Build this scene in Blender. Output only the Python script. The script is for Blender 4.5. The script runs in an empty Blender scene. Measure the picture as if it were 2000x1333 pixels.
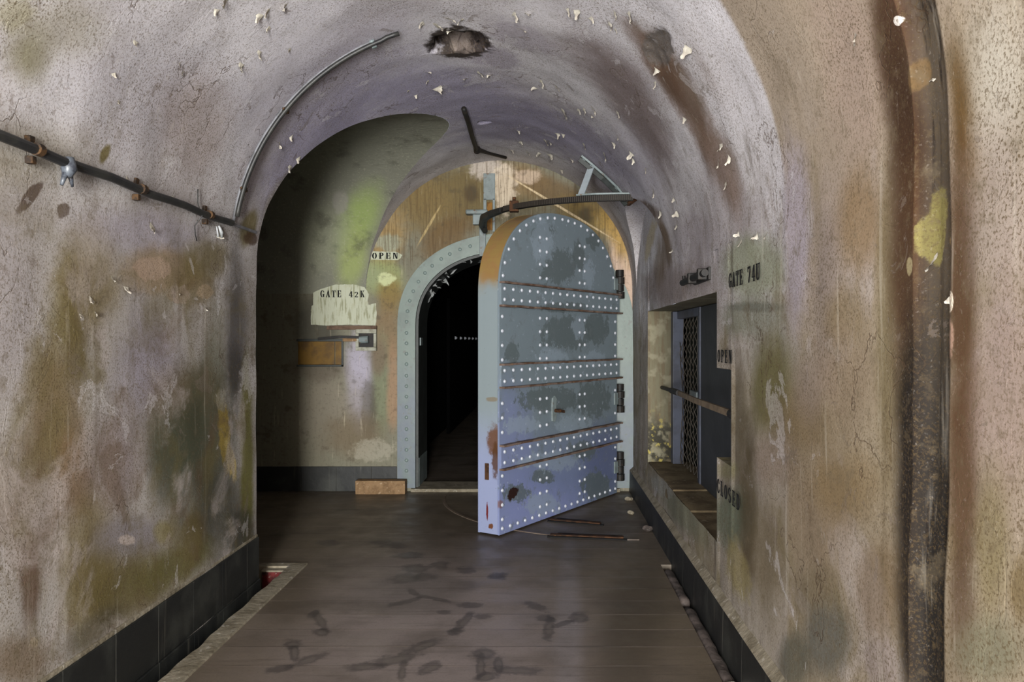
import bpy, bmesh, math, random
import numpy as np
from mathutils import Vector, Matrix, noise

# ------------------------------------------------------------------ camera, world, light, exposure
SC = bpy.context.scene
COL = SC.collection
SC.view_settings.view_transform = 'Standard'
SC.view_settings.look = 'None'
SC.view_settings.gamma = 1
SC.view_settings.use_curve_mapping = False
SC.view_settings.exposure = 1.0

H, F, VX, VY = 1.3, 1500.0, 1060.0, 666.0        # eye height; focal length and vanishing point of the 2000 px frame
cd = bpy.data.cameras.new('camera')
cd.sensor_width = 36.0; cd.lens = 36.0 * F / 2000.0; cd.shift_x = -(VX - 1000) / 2000.0
cd.clip_start = 0.02
cam = bpy.data.objects.new('camera', cd); COL.objects.link(cam)
cam.location = (0, 0, H); cam.rotation_euler = (math.pi / 2, 0, 0)
SC.camera = cam

W = bpy.data.worlds.new('world'); SC.world = W; W.use_nodes = True
W.node_tree.nodes['Background'].inputs[0].default_value = (0.80, 0.85, 1.0, 1)
W.node_tree.nodes['Background'].inputs[1].default_value = 0.6

def area(name, loc, target, sx, sy, power, col, spread=180):
    l = bpy.data.lights.new(name, 'AREA'); l.shape = 'RECTANGLE'; l.size = sx; l.size_y = sy
    l.energy = power; l.color = col; l.spread = math.radians(spread)
    o = bpy.data.objects.new(name, l); COL.objects.link(o); o.location = loc
    o.rotation_euler = (Vector(target) - Vector(loc)).to_track_quat('-Z', 'Y').to_euler()
    return o
# daylight entering through the tunnel mouth far behind the camera
area('daylight_mouth', (0.42, -5.6, 1.45), (-0.10, 6, 1.45), 0.6, 2.3, 560, (1.0, 0.985, 0.925))
# cool fill lamp added a couple of metres behind the camera for walls and vault
area('fill_behind_camera', (-0.80, -1.7, 1.0), (-0.45, 3, 2.1), 0.55, 1.5, 158, (0.965, 0.975, 0.975))

# ------------------------------------------------------------------ tunnel geometry (metres)
XL, XR, XC, R, ZS = -1.53, 0.78, -0.375, 1.155, 1.71
YN, YE = -5.9, 6.65                      # mouth and end wall
YP0, YP1 = 4.10, 6.65                    # side passage on the left
YPM, YPA, ZPR = (YP0 + YP1) / 2, (YP1 - YP0) / 2, 1.12
YQ0, YQ1 = 4.74, 6.34                    # lunette on the right
YQM, YQA, ZQR = (YQ0 + YQ1) / 2, (YQ1 - YQ0) / 2, 0.60
PI = math.pi
rnd = random.Random(7)

def ray(px, py): return Vector(((px - VX) / F, 1.0, (VY - py) / F))
def at(px, py, Y):
    r = ray(px, py); return Vector((r.x * Y, Y, H + r.z * Y))
def hit_main(px, py):
    """point on the tunnel lining -> (s, Y, point): s runs up the left wall, over the vault, down the right wall"""
    r = ray(px, py)
    Y = (XL if r.x < 0 else XR) / (r.x if abs(r.x) > 1e-6 else 1e-6)
    z = H + r.z * Y
    if z <= ZS:
        if r.x < 0: return z, Y, Vector((XL, Y, z))
        return ZS + PI * R + (ZS - z), Y, Vector((XR, Y, z))
    a = r.x ** 2 + r.z ** 2; b = 2 * (-r.x * XC + r.z * (H - ZS)); c = XC ** 2 + (H - ZS) ** 2 - R * R
    Y = (-b + math.sqrt(max(b * b - 4 * a * c, 0))) / (2 * a)
    X = r.x * Y; z = H + r.z * Y
    th = math.atan2(z - ZS, -(X - XC))
    return ZS + R * th, Y, Vector((X, Y, z))
def hit_floor(px, py):
    Y = H * F / (py - VY); return (px - VX) / F * Y, Y, Vector(((px - VX) / F * Y, Y, 0))
def hit_end(px, py):
    p = at(px, py, YE); return p.x, p.z, p
def hit_side(px, py):
    """far half of the side passage vault"""
    r = ray(px, py)
    A = 1 / YPA ** 2 + r.z ** 2 / ZPR ** 2
    B = -2 * YPM / YPA ** 2 + 2 * r.z * (H - ZS) / ZPR ** 2
    C = (YPM / YPA) ** 2 + ((H - ZS) / ZPR) ** 2 - 1
    Y = (-B + math.sqrt(max(B * B - 4 * A * C, 0))) / (2 * A)
    z = H + r.z * Y; X = r.x * Y
    if z < ZS: Y = YE; z = H + r.z * Y; X = r.x * Y
    ph = math.atan2((z - ZS) / ZPR, -(Y - YPM) / YPA)
    return ph, X, Vector((X, Y, z))
D0 = Vector((-0.288, 5.08, 0.012)); DD = Vector((0.5375, 0.8431, 0)); DW = 1.708
def hit_door(px, py):
    q = (px - VX) / F
    t = (0.288 + 5.08 * q) / (0.5375 - 0.8431 * q); Y = 5.08 + 0.8431 * t
    return t, H + (VY - py) / F * Y - D0.z, None

# ------------------------------------------------------------------ mesh helpers
def mkobj(name, verts, faces, mat, parent=None, smooth=True, uv=None, loc=None):
    me = bpy.data.meshes.new(name); me.from_pydata([tuple(v) for v in verts], [], faces); me.update()
    if mat: me.materials.append(mat)
    if uv is not None:
        ul = me.uv_layers.new(name='UVMap')
        vi = np.zeros(len(me.loops), dtype=np.int32); me.loops.foreach_get('vertex_index', vi)
        ul.data.foreach_set('uv', np.array(uv, dtype=np.float32)[vi].ravel())
    if smooth: me.polygons.foreach_set('use_smooth', [True] * len(me.polygons))
    o = bpy.data.objects.new(name, me); COL.objects.link(o)
    if parent: o.parent = parent
    return o
def tag(o, label=None, cat=None, group=None, kind=None):
    if label: o['label'] = label
    if cat: o['category'] = cat
    if group: o['group'] = group
    if kind: o['kind'] = kind
    return o
def struct(o): o['kind'] = 'structure'; return o
def empty(name, loc, label, cat, group=None, rz=0):
    o = bpy.data.objects.new(name, None); COL.objects.link(o); o.location = loc; o.rotation_euler.z = rz
    o.empty_display_size = 0.1
    return tag(o, label, cat, group)

class MB:
    def __init__(s, off=(0, 0, 0)): s.v = []; s.f = []; s.off = Vector(off)
    def add(s, vs, fs):
        n = len(s.v); s.v += [Vector(v) - s.off for v in vs]; s.f += [tuple(i + n for i in f) for f in fs]; return s
    def box(s, a, b, bev=0.0, jit=0.0, M=None):
        bm = bmesh.new(); bmesh.ops.create_cube(bm, size=1)
        a = Vector(a); b = Vector(b); c = (a + b) / 2; d = b - a
        for v in bm.verts: v.co = Vector((v.co.x * d.x, v.co.y * d.y, v.co.z * d.z))
        if bev: bmesh.ops.bevel(bm, geom=list(bm.edges), offset=bev, segments=2, affect='EDGES', profile=0.6)
        if jit:
            bmesh.ops.subdivide_edges(bm, edges=list(bm.edges), cuts=3, use_grid_fill=True)
            for v in bm.verts: v.co += noise.noise_vector((v.co + c) * 14) * jit
        bm.verts.ensure_lookup_table()
        vs = [(M @ v.co if M else v.co) + c for v in bm.verts]
        s.add(vs, [[v.index for v in f.verts] for f in bm.faces]); bm.free(); return s
    def tube(s, pts, r, n=10, cap=True):
        pts = [Vector(p) for p in pts]; rr = r if isinstance(r, (list, tuple)) else [r] * len(pts)
        vs = []; fs = []; up = Vector((0, 0, 1)); N = None
        for i, p in enumerate(pts):
            t = (pts[min(i + 1, len(pts) - 1)] - pts[max(i - 1, 0)]).normalized()
            if N is None:
                N = t.cross(up if abs(t.z) < .9 else Vector((1, 0, 0))).normalized()
            else: N = (N - t * N.dot(t)).normalized()
            B = t.cross(N)
            for k in range(n):
                a = 2 * PI * k / n; vs.append(p + (N * math.cos(a) + B * math.sin(a)) * rr[i])
        for i in range(len(pts) - 1):
            for k in range(n):
                k2 = (k + 1) % n; fs.append((i * n + k, i * n + k2, (i + 1) * n + k2, (i + 1) * n + k))
        if cap: fs.append(tuple(range(n - 1, -1, -1))); m = (len(pts) - 1) * n; fs.append(tuple(range(m, m + n)))
        return s.add(vs, fs)
    def bar(s, pts, w, h, wd=Vector((0, 0, 1))):
        """rectangular bar swept along pts: w sideways, h along wd"""
        pts = [Vector(p) for p in pts]; vs = []; fs = []
        for i, p in enumerate(pts):
            t = (pts[min(i + 1, len(pts) - 1)] - pts[max(i - 1, 0)]).normalized()
            N = t.cross(wd).normalized()
            for a, b in ((-1, -1), (1, -1), (1, 1), (-1, 1)): vs.append(p + N * a * w / 2 + wd * b * h / 2)
        for i in range(len(pts) - 1):
            for k in range(4):
                k2 = (k + 1) % 4; fs.append((i * 4 + k, i * 4 + k2, i * 4 + 4 + k2, i * 4 + 4 + k))
        fs.append((3, 2, 1, 0)); m = 4 * (len(pts) - 1); fs.append((m, m + 1, m + 2, m + 3))
        return s.add(vs, fs)
    def prism(s, poly, O, U, V, N, th):
        """extruded polygon: 2D poly in frame (O,U,V), thickness th along N"""
        n = len(poly); vs = [O + U * a + V * b for a, b in poly] + [O + U * a + V * b + N * th for a, b in poly]
        fs = [tuple(range(n - 1, -1, -1)), tuple(range(n, 2 * n))] + [(i, (i + 1) % n, n + (i + 1) % n, n + i) for i in range(n)]
        return s.add(vs, fs)
    def build(s, name, mat, parent=None, smooth=False, bev=0, auto=True):
        o = mkobj(name, s.v, s.f, mat, parent, smooth)
        if bev:
            m = o.modifiers.new('bevel', 'BEVEL'); m.width = bev; m.segments = 2; m.limit_method = 'ANGLE'
        return o

# ------------------------------------------------------------------ material helpers
def lin(c):
    return tuple((x / 12.92 if x <= .04045 else ((x + .055) / 1.055) ** 2.4) for x in c[:3]) + (1,)

def stain_group():
    g = bpy.data.node_groups.new('stain', 'ShaderNodeTree')
    I = g.interface
    for nm, t in (('Base', 'NodeSocketColor'), ('UV', 'NodeSocketVector'), ('Noise', 'NodeSocketFloat'), ('Center', 'NodeSocketVector'),
                  ('RowA', 'NodeSocketVector'), ('RowB', 'NodeSocketVector'), ('Stain', 'NodeSocketColor'), ('Strength', 'NodeSocketFloat'),
                  ('Soft', 'NodeSocketFloat'), ('Rough', 'NodeSocketFloat')):
        I.new_socket(nm, in_out='INPUT', socket_type=t)
    I.new_socket('Color', in_out='OUTPUT', socket_type='NodeSocketColor')
    N = g.nodes; L = g.links
    gi = N.new('NodeGroupInput'); go = N.new('NodeGroupOutput')
    def vm(op, a, b):
        n = N.new('ShaderNodeVectorMath'); n.operation = op
        L.new(a, n.inputs[0]); L.new(b, n.inputs[1]); return n
    def mt(op, a, b):
        n = N.new('ShaderNodeMath'); n.operation = op
        for i, x in enumerate((a, b)):
            if x is None: continue
            if isinstance(x, (int, float)): n.inputs[i].default_value = x
            else: L.new(x, n.inputs[i])
        return n.outputs[0]
    d = vm('SUBTRACT', gi.outputs['UV'], gi.outputs['Center']).outputs[0]
    a = vm('DOT_PRODUCT', d, gi.outputs['RowA']).outputs['Value']; b = vm('DOT_PRODUCT', d, gi.outputs['RowB']).outputs['Value']
    q = mt('SQRT', mt('ADD', mt('MULTIPLY', a, a), mt('MULTIPLY', b, b)), None)
    n = mt('MULTIPLY', mt('SUBTRACT', gi.outputs['Noise'], 0.5), gi.outputs['Rough'])
    q = mt('ADD', q, n)
    mr = N.new('ShaderNodeMapRange'); mr.interpolation_type = 'SMOOTHSTEP'
    L.new(q, mr.inputs['Value'])
    L.new(mt('ADD', 1.0, gi.outputs['Soft']), mr.inputs['From Min']); L.new(mt('SUBTRACT', 1.0, gi.outputs['Soft']), mr.inputs['From Max'])
    m = mt('MULTIPLY', mr.outputs['Result'], gi.outputs['Strength'])
    mx = N.new('ShaderNodeMix'); mx.data_type = 'RGBA'
    L.new(m, mx.inputs['Factor']); L.new(gi.outputs['Base'], mx.inputs[6]); L.new(gi.outputs['Stain'], mx.inputs[7])
    L.new(mx.outputs[2], go.inputs[0])
    return g
STAIN = stain_group()

class Mat:
    def __init__(s, name, base, rough=0.85, spec=0.3, coords='Object', metallic=0):
        s.m = bpy.data.materials.new(name); s.m.use_nodes = True; s.nt = s.m.node_tree; s.N = s.nt.nodes; s.L = s.nt.links
        s.b = s.N['Principled BSDF']; s.b.inputs['Roughness'].default_value = rough
        s.b.inputs['Specular IOR Level'].default_value = spec; s.b.inputs['Metallic'].default_value = metallic
        tc = s.N.new('ShaderNodeTexCoord'); s.obj = tc.outputs['Object']; s.uv = tc.outputs['UV'] if coords == 'UV' else tc.outputs['Object']
        s.col = s.rgb(base); s.blob = s.noise(3.2, 12, 0.74); s.fine = s.noise(15, 9, 0.66); s.h = None
    def rgb(s, c):
        n = s.N.new('ShaderNodeRGB'); n.outputs[0].default_value = lin(c); return n.outputs[0]
    def noise(s, scale, detail=5, rough=0.55, dist=0.0, stretch=None, src=None):
        n = s.N.new('ShaderNodeTexNoise'); n.inputs['Scale'].default_value = scale; n.inputs['Detail'].default_value = detail
        n.inputs['Roughness'].default_value = rough; n.inputs['Distortion'].default_value = dist
        v = src or s.obj
        if stretch:
            mp = s.N.new('ShaderNodeMapping'); mp.inputs['Scale'].default_value = stretch; s.L.new(v, mp.inputs['Vector']); v = mp.outputs[0]
        s.L.new(v, n.inputs['Vector']); return n.outputs['Fac']
    def ramp(s, x, lo, hi, a=0.0, b=1.0):
        n = s.N.new('ShaderNodeMapRange'); n.interpolation_type = 'SMOOTHSTEP'; s.L.new(x, n.inputs['Value'])
        for k, v in (('From Min', lo), ('From Max', hi), ('To Min', a), ('To Max', b)): n.inputs[k].default_value = v
        return n.outputs['Result']
    def math(s, op, a, b=None):
        n = s.N.new('ShaderNodeMath'); n.operation = op
        for i, x in enumerate((a, b)):
            if x is None: continue
            if isinstance(x, (int, float)): n.inputs[i].default_value = x
            else: s.L.new(x, n.inputs[i])
        return n.outputs[0]
    def mix(s, fac, colr, mode='MIX'):
        n = s.N.new('ShaderNodeMix'); n.data_type = 'RGBA'; n.blend_type = mode
        if isinstance(fac, (int, float)): n.inputs['Factor'].default_value = fac
        else: s.L.new(fac, n.inputs['Factor'])
        s.L.new(s.col, n.inputs[6])
        if isinstance(colr, tuple): n.inputs[7].default_value = lin(colr)
        else: s.L.new(colr, n.inputs[7])
        s.col = n.outputs[2]; return s
    def stain(s, hit, px, py, rx, ry, ang, col, strength=1, soft=.45, rough=1.6):
        """patch of colour: an ellipse laid out on the surface's own coordinates"""
        u0, v0, _ = hit(px, py); e = 1.0
        ua, va, _ = hit(px + e, py); ub, vb, _ = hit(px, py + e)
        J = np.array([[(ua - u0) / e, (ub - u0) / e], [(va - v0) / e, (vb - v0) / e]])
        a = math.radians(ang)
        Rm = np.array([[math.cos(a), math.sin(a)], [-math.sin(a), math.cos(a)]])
        try: M = np.diag([1 / rx, 1 / ry]) @ Rm @ np.linalg.inv(J)
        except Exception: return s
        return s.stain_uv((u0, v0), M, col, strength, soft, rough)
    def stain_uv(s, c, M, col, strength=1, soft=.45, rough=1.6):
        n = s.N.new('ShaderNodeGroup'); n.node_tree = STAIN
        s.L.new(s.col, n.inputs['Base']); s.L.new(s.uv, n.inputs['UV']); s.L.new(s.fine if soft <= .3 else s.blob, n.inputs['Noise'])
        f = s.uvpack
        n.inputs['Center'].default_value = f(*c); n.inputs['RowA'].default_value = f(*M[0]); n.inputs['RowB'].default_value = f(*M[1])
        n.inputs['Stain'].default_value = lin(col); n.inputs['Strength'].default_value = strength
        n.inputs['Soft'].default_value = soft; n.inputs['Rough'].default_value = rough
        s.col = n.outputs[0]; return s
    uvpack = staticmethod(lambda a, b: (a, b, 0))
    def bump(s, hgt, strength, dist=0.01):
        n = s.N.new('ShaderNodeBump'); n.inputs['Strength'].default_value = strength; n.inputs['Distance'].default_value = dist
        s.L.new(hgt, n.inputs['Height'])
        if s.h: s.L.new(s.h, n.inputs['Normal'])
        s.h = n.outputs[0]; return s
    def contrast(s, g, k):
        n = s.N.new('ShaderNodeGamma'); n.inputs['Gamma'].default_value = g; s.L.new(s.col, n.inputs['Color']); s.col = n.outputs[0]
        return s.mix(1.0, tuple([1.055 * k ** (1 / 2.4) - .055] * 3) if k < 1 else (1.0, 1.0, 1.0), 'MULTIPLY')
    def done(s):
        s.L.new(s.col, s.b.inputs['Base Color'])
        if s.h: s.L.new(s.h, s.b.inputs['Normal'])
        return s.m

# ------------------------------------------------------------------ lining plaster (walls + vault share surface coordinates s,Y)
P = Mat('tunnel_plaster', (.80, .79, .805), 0.8, 0.3, 'UV')
S = lambda *a, **k: P.stain(hit_main, *a, **k)
# base drifts
P.mix(P.ramp(P.noise(1.3, 4), .42, .68, 0, .6), (.64, .615, .625))
WALLTOP = lambda lo, hi: None
# older, browner section of lining nearer than the construction joint at Y = 2.46
sep = P.N.new('ShaderNodeSeparateXYZ'); P.L.new(P.uv, sep.inputs[0])
near = P.ramp(sep.outputs['Y'], 2.475, 2.435)
rightside = P.ramp(sep.outputs['X'], 3.3, 4.1)
P.mix(P.math('MULTIPLY', P.math('MULTIPLY', near, rightside), .85), (.62, .565, .49))
# walls slightly warmer than the vault
P.mix(P.ramp(sep.outputs['X'], 2.3, 1.35, 0, .75), (.62, .60, .575))
P.mix(P.ramp(sep.outputs['X'], ZS + PI * R + .05, ZS + PI * R + .6, 0, .7), (.57, .53, .455))
LILAC = (.68, .665, .72); OLIVE = (.47, .43, .27); MOSS = (.30, .32, .25); BROWN = (.42, .33, .25); RUST = (.27, .18, .09)
PALE = (.84, .83, .845); TAN = (.60, .54, .47); DK = (.20, .19, .17); SLATE = (.40, .41, .41); CREAM = (.72, .66, .56)
# --- vault
S(640, 160, 190, 90, -35, LILAC, .5, .7); S(860, 190, 220, 60, 0, (.60, .585, .67), .8, .7); S(1050, 250, 170, 40, 10, (.57, .555, .635), .8, .6)
S(600, 300, 50, 140, 38, (.60, .585, .66), .8, .6); S(1200, 330, 90, 60, 40, (.62, .60, .66), .6, .6)
S(1230, 190, 36, 170, -36, (.47, .42, .42), .8, .6); S(1330, 170, 26, 150, -32, BROWN, .85, .5); S(1290, 130, 18, 110, -35, (.40, .30, .23), .7, .5)
S(1410, 320, 26, 110, -22, (.50, .42, .37), .8, .5); S(1395, 130, 26, 90, -28, (.50, .42, .36), .6, .5)
S(1440, 190, 36, 170, -22, PALE, .85, .5); S(1370, 60, 40, 60, -30, PALE, .7, .5); S(1480, 340, 30, 120, -10, PALE, .6, .5)
S(1060, 30, 150, 26, 5, PALE, .55, .6); S(960, 110, 60, 22, 12, (.68, .66, .70), .8, .25); S(1020, 70, 70, 25, 20, (.68, .66, .69), .7, .3)
S(60, 110, 45, 60, 0, (.52, .50, .38), .8, .6); S(130, 60, 80, 60, 0, (.62, .60, .53), .6, .6); S(60, 300, 120, 60, 0, (.64, .62, .57), .6, .6)
S(300, 180, 170, 110, 0, (.69, .68, .71), .5, .7); S(385, 250, 60, 90, 0, (.62, .57, .55), .5, .6); S(205, 300, 8, 22, 25, OLIVE, .9, .3, 1.0)
S(30, 30, 40, 40, 0, (.60, .58, .48), .7)
S(485, 445, 14, 36, 20, OLIVE, .85, .4); S(490, 465, 14, 12, 0, (.30, .2, .12), .8, .3)
S(540, 395, 16, 60, 24, (.50, .47, .42), .7)
# --- left wall
S(60, 385, 12, 40, 40, (.42, .37, .35), .95, .15, 1.2); S(125, 410, 12, 14, 30, (.42, .37, .33), .9, .2, 1.8)
S(20, 600, 60, 160, 0, (.65, .63, .64), .7, .6); S(300, 460, 110, 40, 8, (.66, .64, .68), .7, .6); S(300, 720, 60, 110, 0, (.61, .59, .64), .75, .6)
S(135, 600, 34, 120, 5, OLIVE, .85, .6); S(180, 560, 60, 90, 0, (.52, .47, .34), .8, .6); S(150, 690, 22, 90, 0, (.43, .38, .27), .7, .5)
S(330, 530, 80, 44, 5, (.60, .53, .43), .8, .35); S(380, 560, 36, 40, 0, (.50, .45, .33), .7, .4); S(405, 505, 44, 34, 0, (.46, .42, .29), .8, .5); S(300, 525, 34, 22, 0, (.69, .62, .56), .9, .12); S(352, 575, 22, 18, 0, (.67, .62, .58), .9, .12); S(400, 570, 16, 14, 0, (.66, .60, .52), .9, .12)
S(460, 640, 18, 150, 0, (.36, .35, .36), .85, .6); S(458, 720, 14, 50, 0, (.22, .21, .21), .6, .6)
S(420, 700, 18, 100, 0, (.47, .47, .42), .7, .6); S(370, 780, 60, 60, 0, (.48, .42, .32), .85, .6)
S(350, 860, 60, 70, 0, (.44, .42, .34), .8, .6); S(400, 880, 60, 150, 0, MOSS, .85, .6); S(330, 900, 34, 90, 8, (.32, .34, .28), .7, .6)
S(430, 1000, 60, 80, 0, (.33, .33, .30), .8, .6); S(482, 900, 12, 180, 0, (.45, .44, .20), .85, .4); S(470, 1040, 26, 40, 0, (.27, .27, .24), .8, .5)
S(438, 850, 12, 70, -4, (.62, .55, .30), .9, .2, 1.5); S(450, 900, 9, 40, -12, (.72, .66, .46), .95, .2, 1.5); S(432, 780, 10, 22, 0, (.62, .61, .58), .8, .2); S(472, 830, 7, 50, 0, (.66, .64, .60), .75, .25, 1.5)
S(110, 830, 50, 130, 0, (.54, .47, .36), .8, .6); S(150, 930, 40, 80, 0, (.50, .40, .29), .7, .6); S(60, 1010, 70, 120, 0, (.55, .49, .45), .6, .6)
S(230, 900, 50, 90, 0, (.60, .56, .57), .7, .6); S(60, 1130, 20, 90, 0, (.42, .33, .26), .8, .5); S(180, 1110, 50, 120, 0, (.50, .45, .30), .85, .6)
S(260, 1050, 60, 40, -10, (.56, .54, .56), .8, .5); S(250, 1055, 18, 9, 0, (.74, .70, .68), .8, .3); S(320, 1040, 18, 22, 0, (.58, .55, .40), .7, .4)
S(250, 1150, 80, 60, -20, (.44, .40, .25), .85, .6); S(350, 1100, 80, 34, -30, (.42, .40, .22), .85, .6); S(190, 1230, 70, 24, -36, (.35, .33, .26), .7, .6); S(380, 1040, 20, 40, 10, (.38, .32, .18), .7, .5)
S(68, 1255, 8, 11, 0, (.74, .71, .66), .9, .15, .8); S(40, 1290, 60, 50, 0, (.46, .39, .30), .7)
def drift(lo, hi, col, st, sc, seed):
    m_ = P.ramp(P.noise(sc, 7, .62, .6, src=shift(seed)), lo, hi)
    wallm = P.math('MAXIMUM', P.ramp(sep.outputs['X'], 1.95, 1.3), P.ramp(sep.outputs['X'], ZS + PI * R - .5, ZS + PI * R + .3))
    P.mix(P.math('MULTIPLY', P.math('MULTIPLY', m_, wallm), st), col)
def shift(seed):
    n = P.N.new('ShaderNodeVectorMath'); n.operation = 'ADD'; n.inputs[1].default_value = (seed, seed * 2.3, 0); P.L.new(P.obj, n.inputs[0]); return n.outputs[0]
drift(.50, .66, (.46, .42, .27), .6, 2.2, 3); drift(.54, .70, (.42, .34, .25), .55, 3.1, 8); drift(.55, .66, (.70, .67, .66), .6, 2.6, 15)
# --- right wall
S(1470, 420, 26, 44, 0, (.68, .66, .67), .6, .5); S(1465, 520, 62, 62, 0, (.58, .60, .52), .8, .35, .8); S(1465, 620, 60, 44, 0, (.53, .54, .49), .8, .5); S(1468, 600, 50, 9, 0, (.42, .43, .40), .6, .5)
S(1300, 560, 60, 40, 0, (.56, .51, .50), .7, .5); S(1350, 470, 40, 60, 0, (.62, .59, .61), .6, .5); S(1290, 500, 12, 60, 0, (.44, .36, .25), .6, .5)
S(1555, 480, 26, 180, 0, (.68, .655, .69), .85, .5); S(1500, 700, 60, 60, 0, (.60, .59, .56), .7, .5); S(1620, 560, 34, 200, 0, (.58, .54, .53), .6, .6)
S(1660, 120, 60, 190, -8, (.64, .58, .54), .7, .6); S(1680, 430, 44, 90, 0, (.56, .48, .37), .8, .6); S(1650, 620, 40, 60, 0, (.53, .47, .36), .7, .6)
S(1500, 760, 44, 90, 0, (.44, .42, .27), .9, .5); S(1440, 790, 16, 80, 0, (.46, .43, .36), .7, .5); S(1560, 830, 60, 60, 0, (.50, .44, .34), .8, .6)
S(1500, 900, 40, 50, 0, (.57, .52, .48), .8, .6); S(1580, 750, 36, 60, 0, (.58, .53, .50), .6, .6); S(1650, 740, 50, 90, 0, (.55, .49, .42), .6, .6)
S(1448, 900, 20, 90, 0, (.33, .29, .20), .7, .5); S(1258, 470, 9, 40, 0, (.76, .72, .64), .9, .3); S(1262, 408, 30, 12, 30, (.36, .27, .19), .8, .4); S(1300, 470, 7, 50, -14, (.40, .32, .22), .8, .4); S(1420, 920, 18, 20, 0, (.50, .49, .36), .7, .5); S(1425, 1010, 34, 60, 0, (.43, .46, .40), .85, .5); S(1462, 1020, 16, 120, 0, (.30, .26, .18), .8, .6)
S(1440, 1110, 20, 60, -12, (.60, .56, .40), .7, .3); S(1500, 1080, 34, 110, 0, (.44, .39, .29), .7, .6); S(1330, 1000, 60, 22, 48, (.50, .51, .44), .8, .5); S(1290, 950, 26, 14, 48, (.62, .62, .60), .8, .3)
S(1590, 1010, 60, 120, 0, (.55, .49, .42), .6, .6); S(1640, 950, 60, 60, 0, (.52, .45, .33), .7, .6); S(1590, 1170, 40, 60, 0, (.45, .41, .33), .6)
S(1610, 1250, 44, 70, 0, (.40, .40, .38), .8, .5); S(1550, 1290, 26, 50, 0, (.34, .35, .32), .7, .5); S(1720, 1290, 34, 50, 0, (.60, .56, .54), .85, .25); S(1720, 1150, 50, 90, 0, (.50, .43, .35), .6)
S(1730, 620, 20, 300, 0, (.46, .42, .31), .7, .6); S(1770, 760, 14, 90, 0, (.44, .43, .27), .8, .5)
# rust-soaked joint near the camera
S(1735, 60, 38, 150, -6, (.32, .22, .14), .95, .6, 1.0); S(1765, 260, 36, 190, -6, RUST, 1, .6, 1.0); S(1768, 520, 34, 260, 0, (.31, .215, .12), .95, .6, .8); S(1785, 900, 38, 300, 0, (.15, .11, .07), 1, .5, .8); S(1795, 1220, 36, 200, 0, (.18, .14, .10), 1, .5, .8)
S(1880, 230, 26, 140, -4, (.42, .33, .18), .95, .6); S(1872, 560, 30, 260, 0, (.34, .24, .14), .9, .6); S(1876, 930, 30, 200, 0, (.37, .27, .18), .85, .6); S(1880, 1180, 26, 130, 0, (.34, .26, .2), .7, .6)
S(1950, 150, 60, 170, 0, (.74, .72, .68), .8, .6); S(1945, 420, 60, 200, 0, (.64, .60, .57), .7, .6); S(1960, 760, 60, 240, 0, (.62, .56, .54), .7, .6)
S(1935, 1060, 30, 130, 0, (.50, .46, .34), .7, .6); S(1930, 1270, 60, 60, 0, (.48, .47, .40), .8, .6); S(1990, 1150, 20, 60, 0, (.45, .39, .26), .7)
band = P.math('MULTIPLY', P.ramp(sep.outputs['Y'], 1.485, 1.50), P.ramp(sep.outputs['Y'], 1.63, 1.60))
P.mix(P.math('MULTIPLY', band, .85), (.33, .30, .26))
P.mix(P.math('MULTIPLY', band, P.ramp(sep.outputs['X'], 5.5, 6.2, 0, .85)), (.11, .095, .085))
stk = P.ramp(P.noise(1.0, 5, .6, stretch=(60, 60, 1.2)), .52, .66)
P.mix(P.math('MULTIPLY', P.math('MULTIPLY', band, stk), .8), (.15, .11, .08))
S(1795, 445, 13, 75, 2, (.50, .47, .31), 1, .1, 1.6); S(1772, 520, 6, 18, 0, (.60, .56, .45), .9, .12, 1.2); S(1745, 42, 8, 10, 0, (.86, .84, .82), 1, .1, .5); S(1775, 150, 8, 26, 0, (.48, .40, .28), .8, .2, 2.2); S(1846, 590, 9, 22, 0, (.86, .82, .76), 1, .1, .5); S(1848, 660, 9, 40, 0, (.66, .56, .50), .9, .2)
S(1818, 470, 5, 14, 0, (.62, .54, .38), .9, .2)
# hole rims
S(897, 84, 62, 30, 4, (.20, .16, .15), .95, .12, 1.0); S(890, 97, 30, 7, 4, (.56, .52, .50), .8, .2, 2.0); S(920, 90, 12, 8, 0, (.50, .46, .44), .7, .2, 2.0); S(1283, 98, 26, 34, -30, (.45, .43, .42), .9, .15, 1.2)
# ragged patches where the top coat has come away
loss = P.ramp(P.noise(4.2, 10, .66, .8), .615, .622); far_ = P.ramp(sep.outputs['Y'], 1.9, 2.4); walls_ = P.math('MAXIMUM', P.ramp(sep.outputs['X'], 2.4, 1.5, .3, 1), P.ramp(sep.outputs['X'], ZS + PI * R - .9, ZS + PI * R, .3, 1))
P.mix(P.math('MULTIPLY', P.math('MULTIPLY', loss, far_), .38), (.80, .79, .80)); P.bump(loss, .5, -.002)
loss2 = P.ramp(P.noise(6.5, 10, .68, .8, src=shift(21)), .64, .648)
P.mix(P.math('MULTIPLY', loss2, .45), (.50, .46, .43)); P.bump(loss2, .5, -.002)
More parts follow.
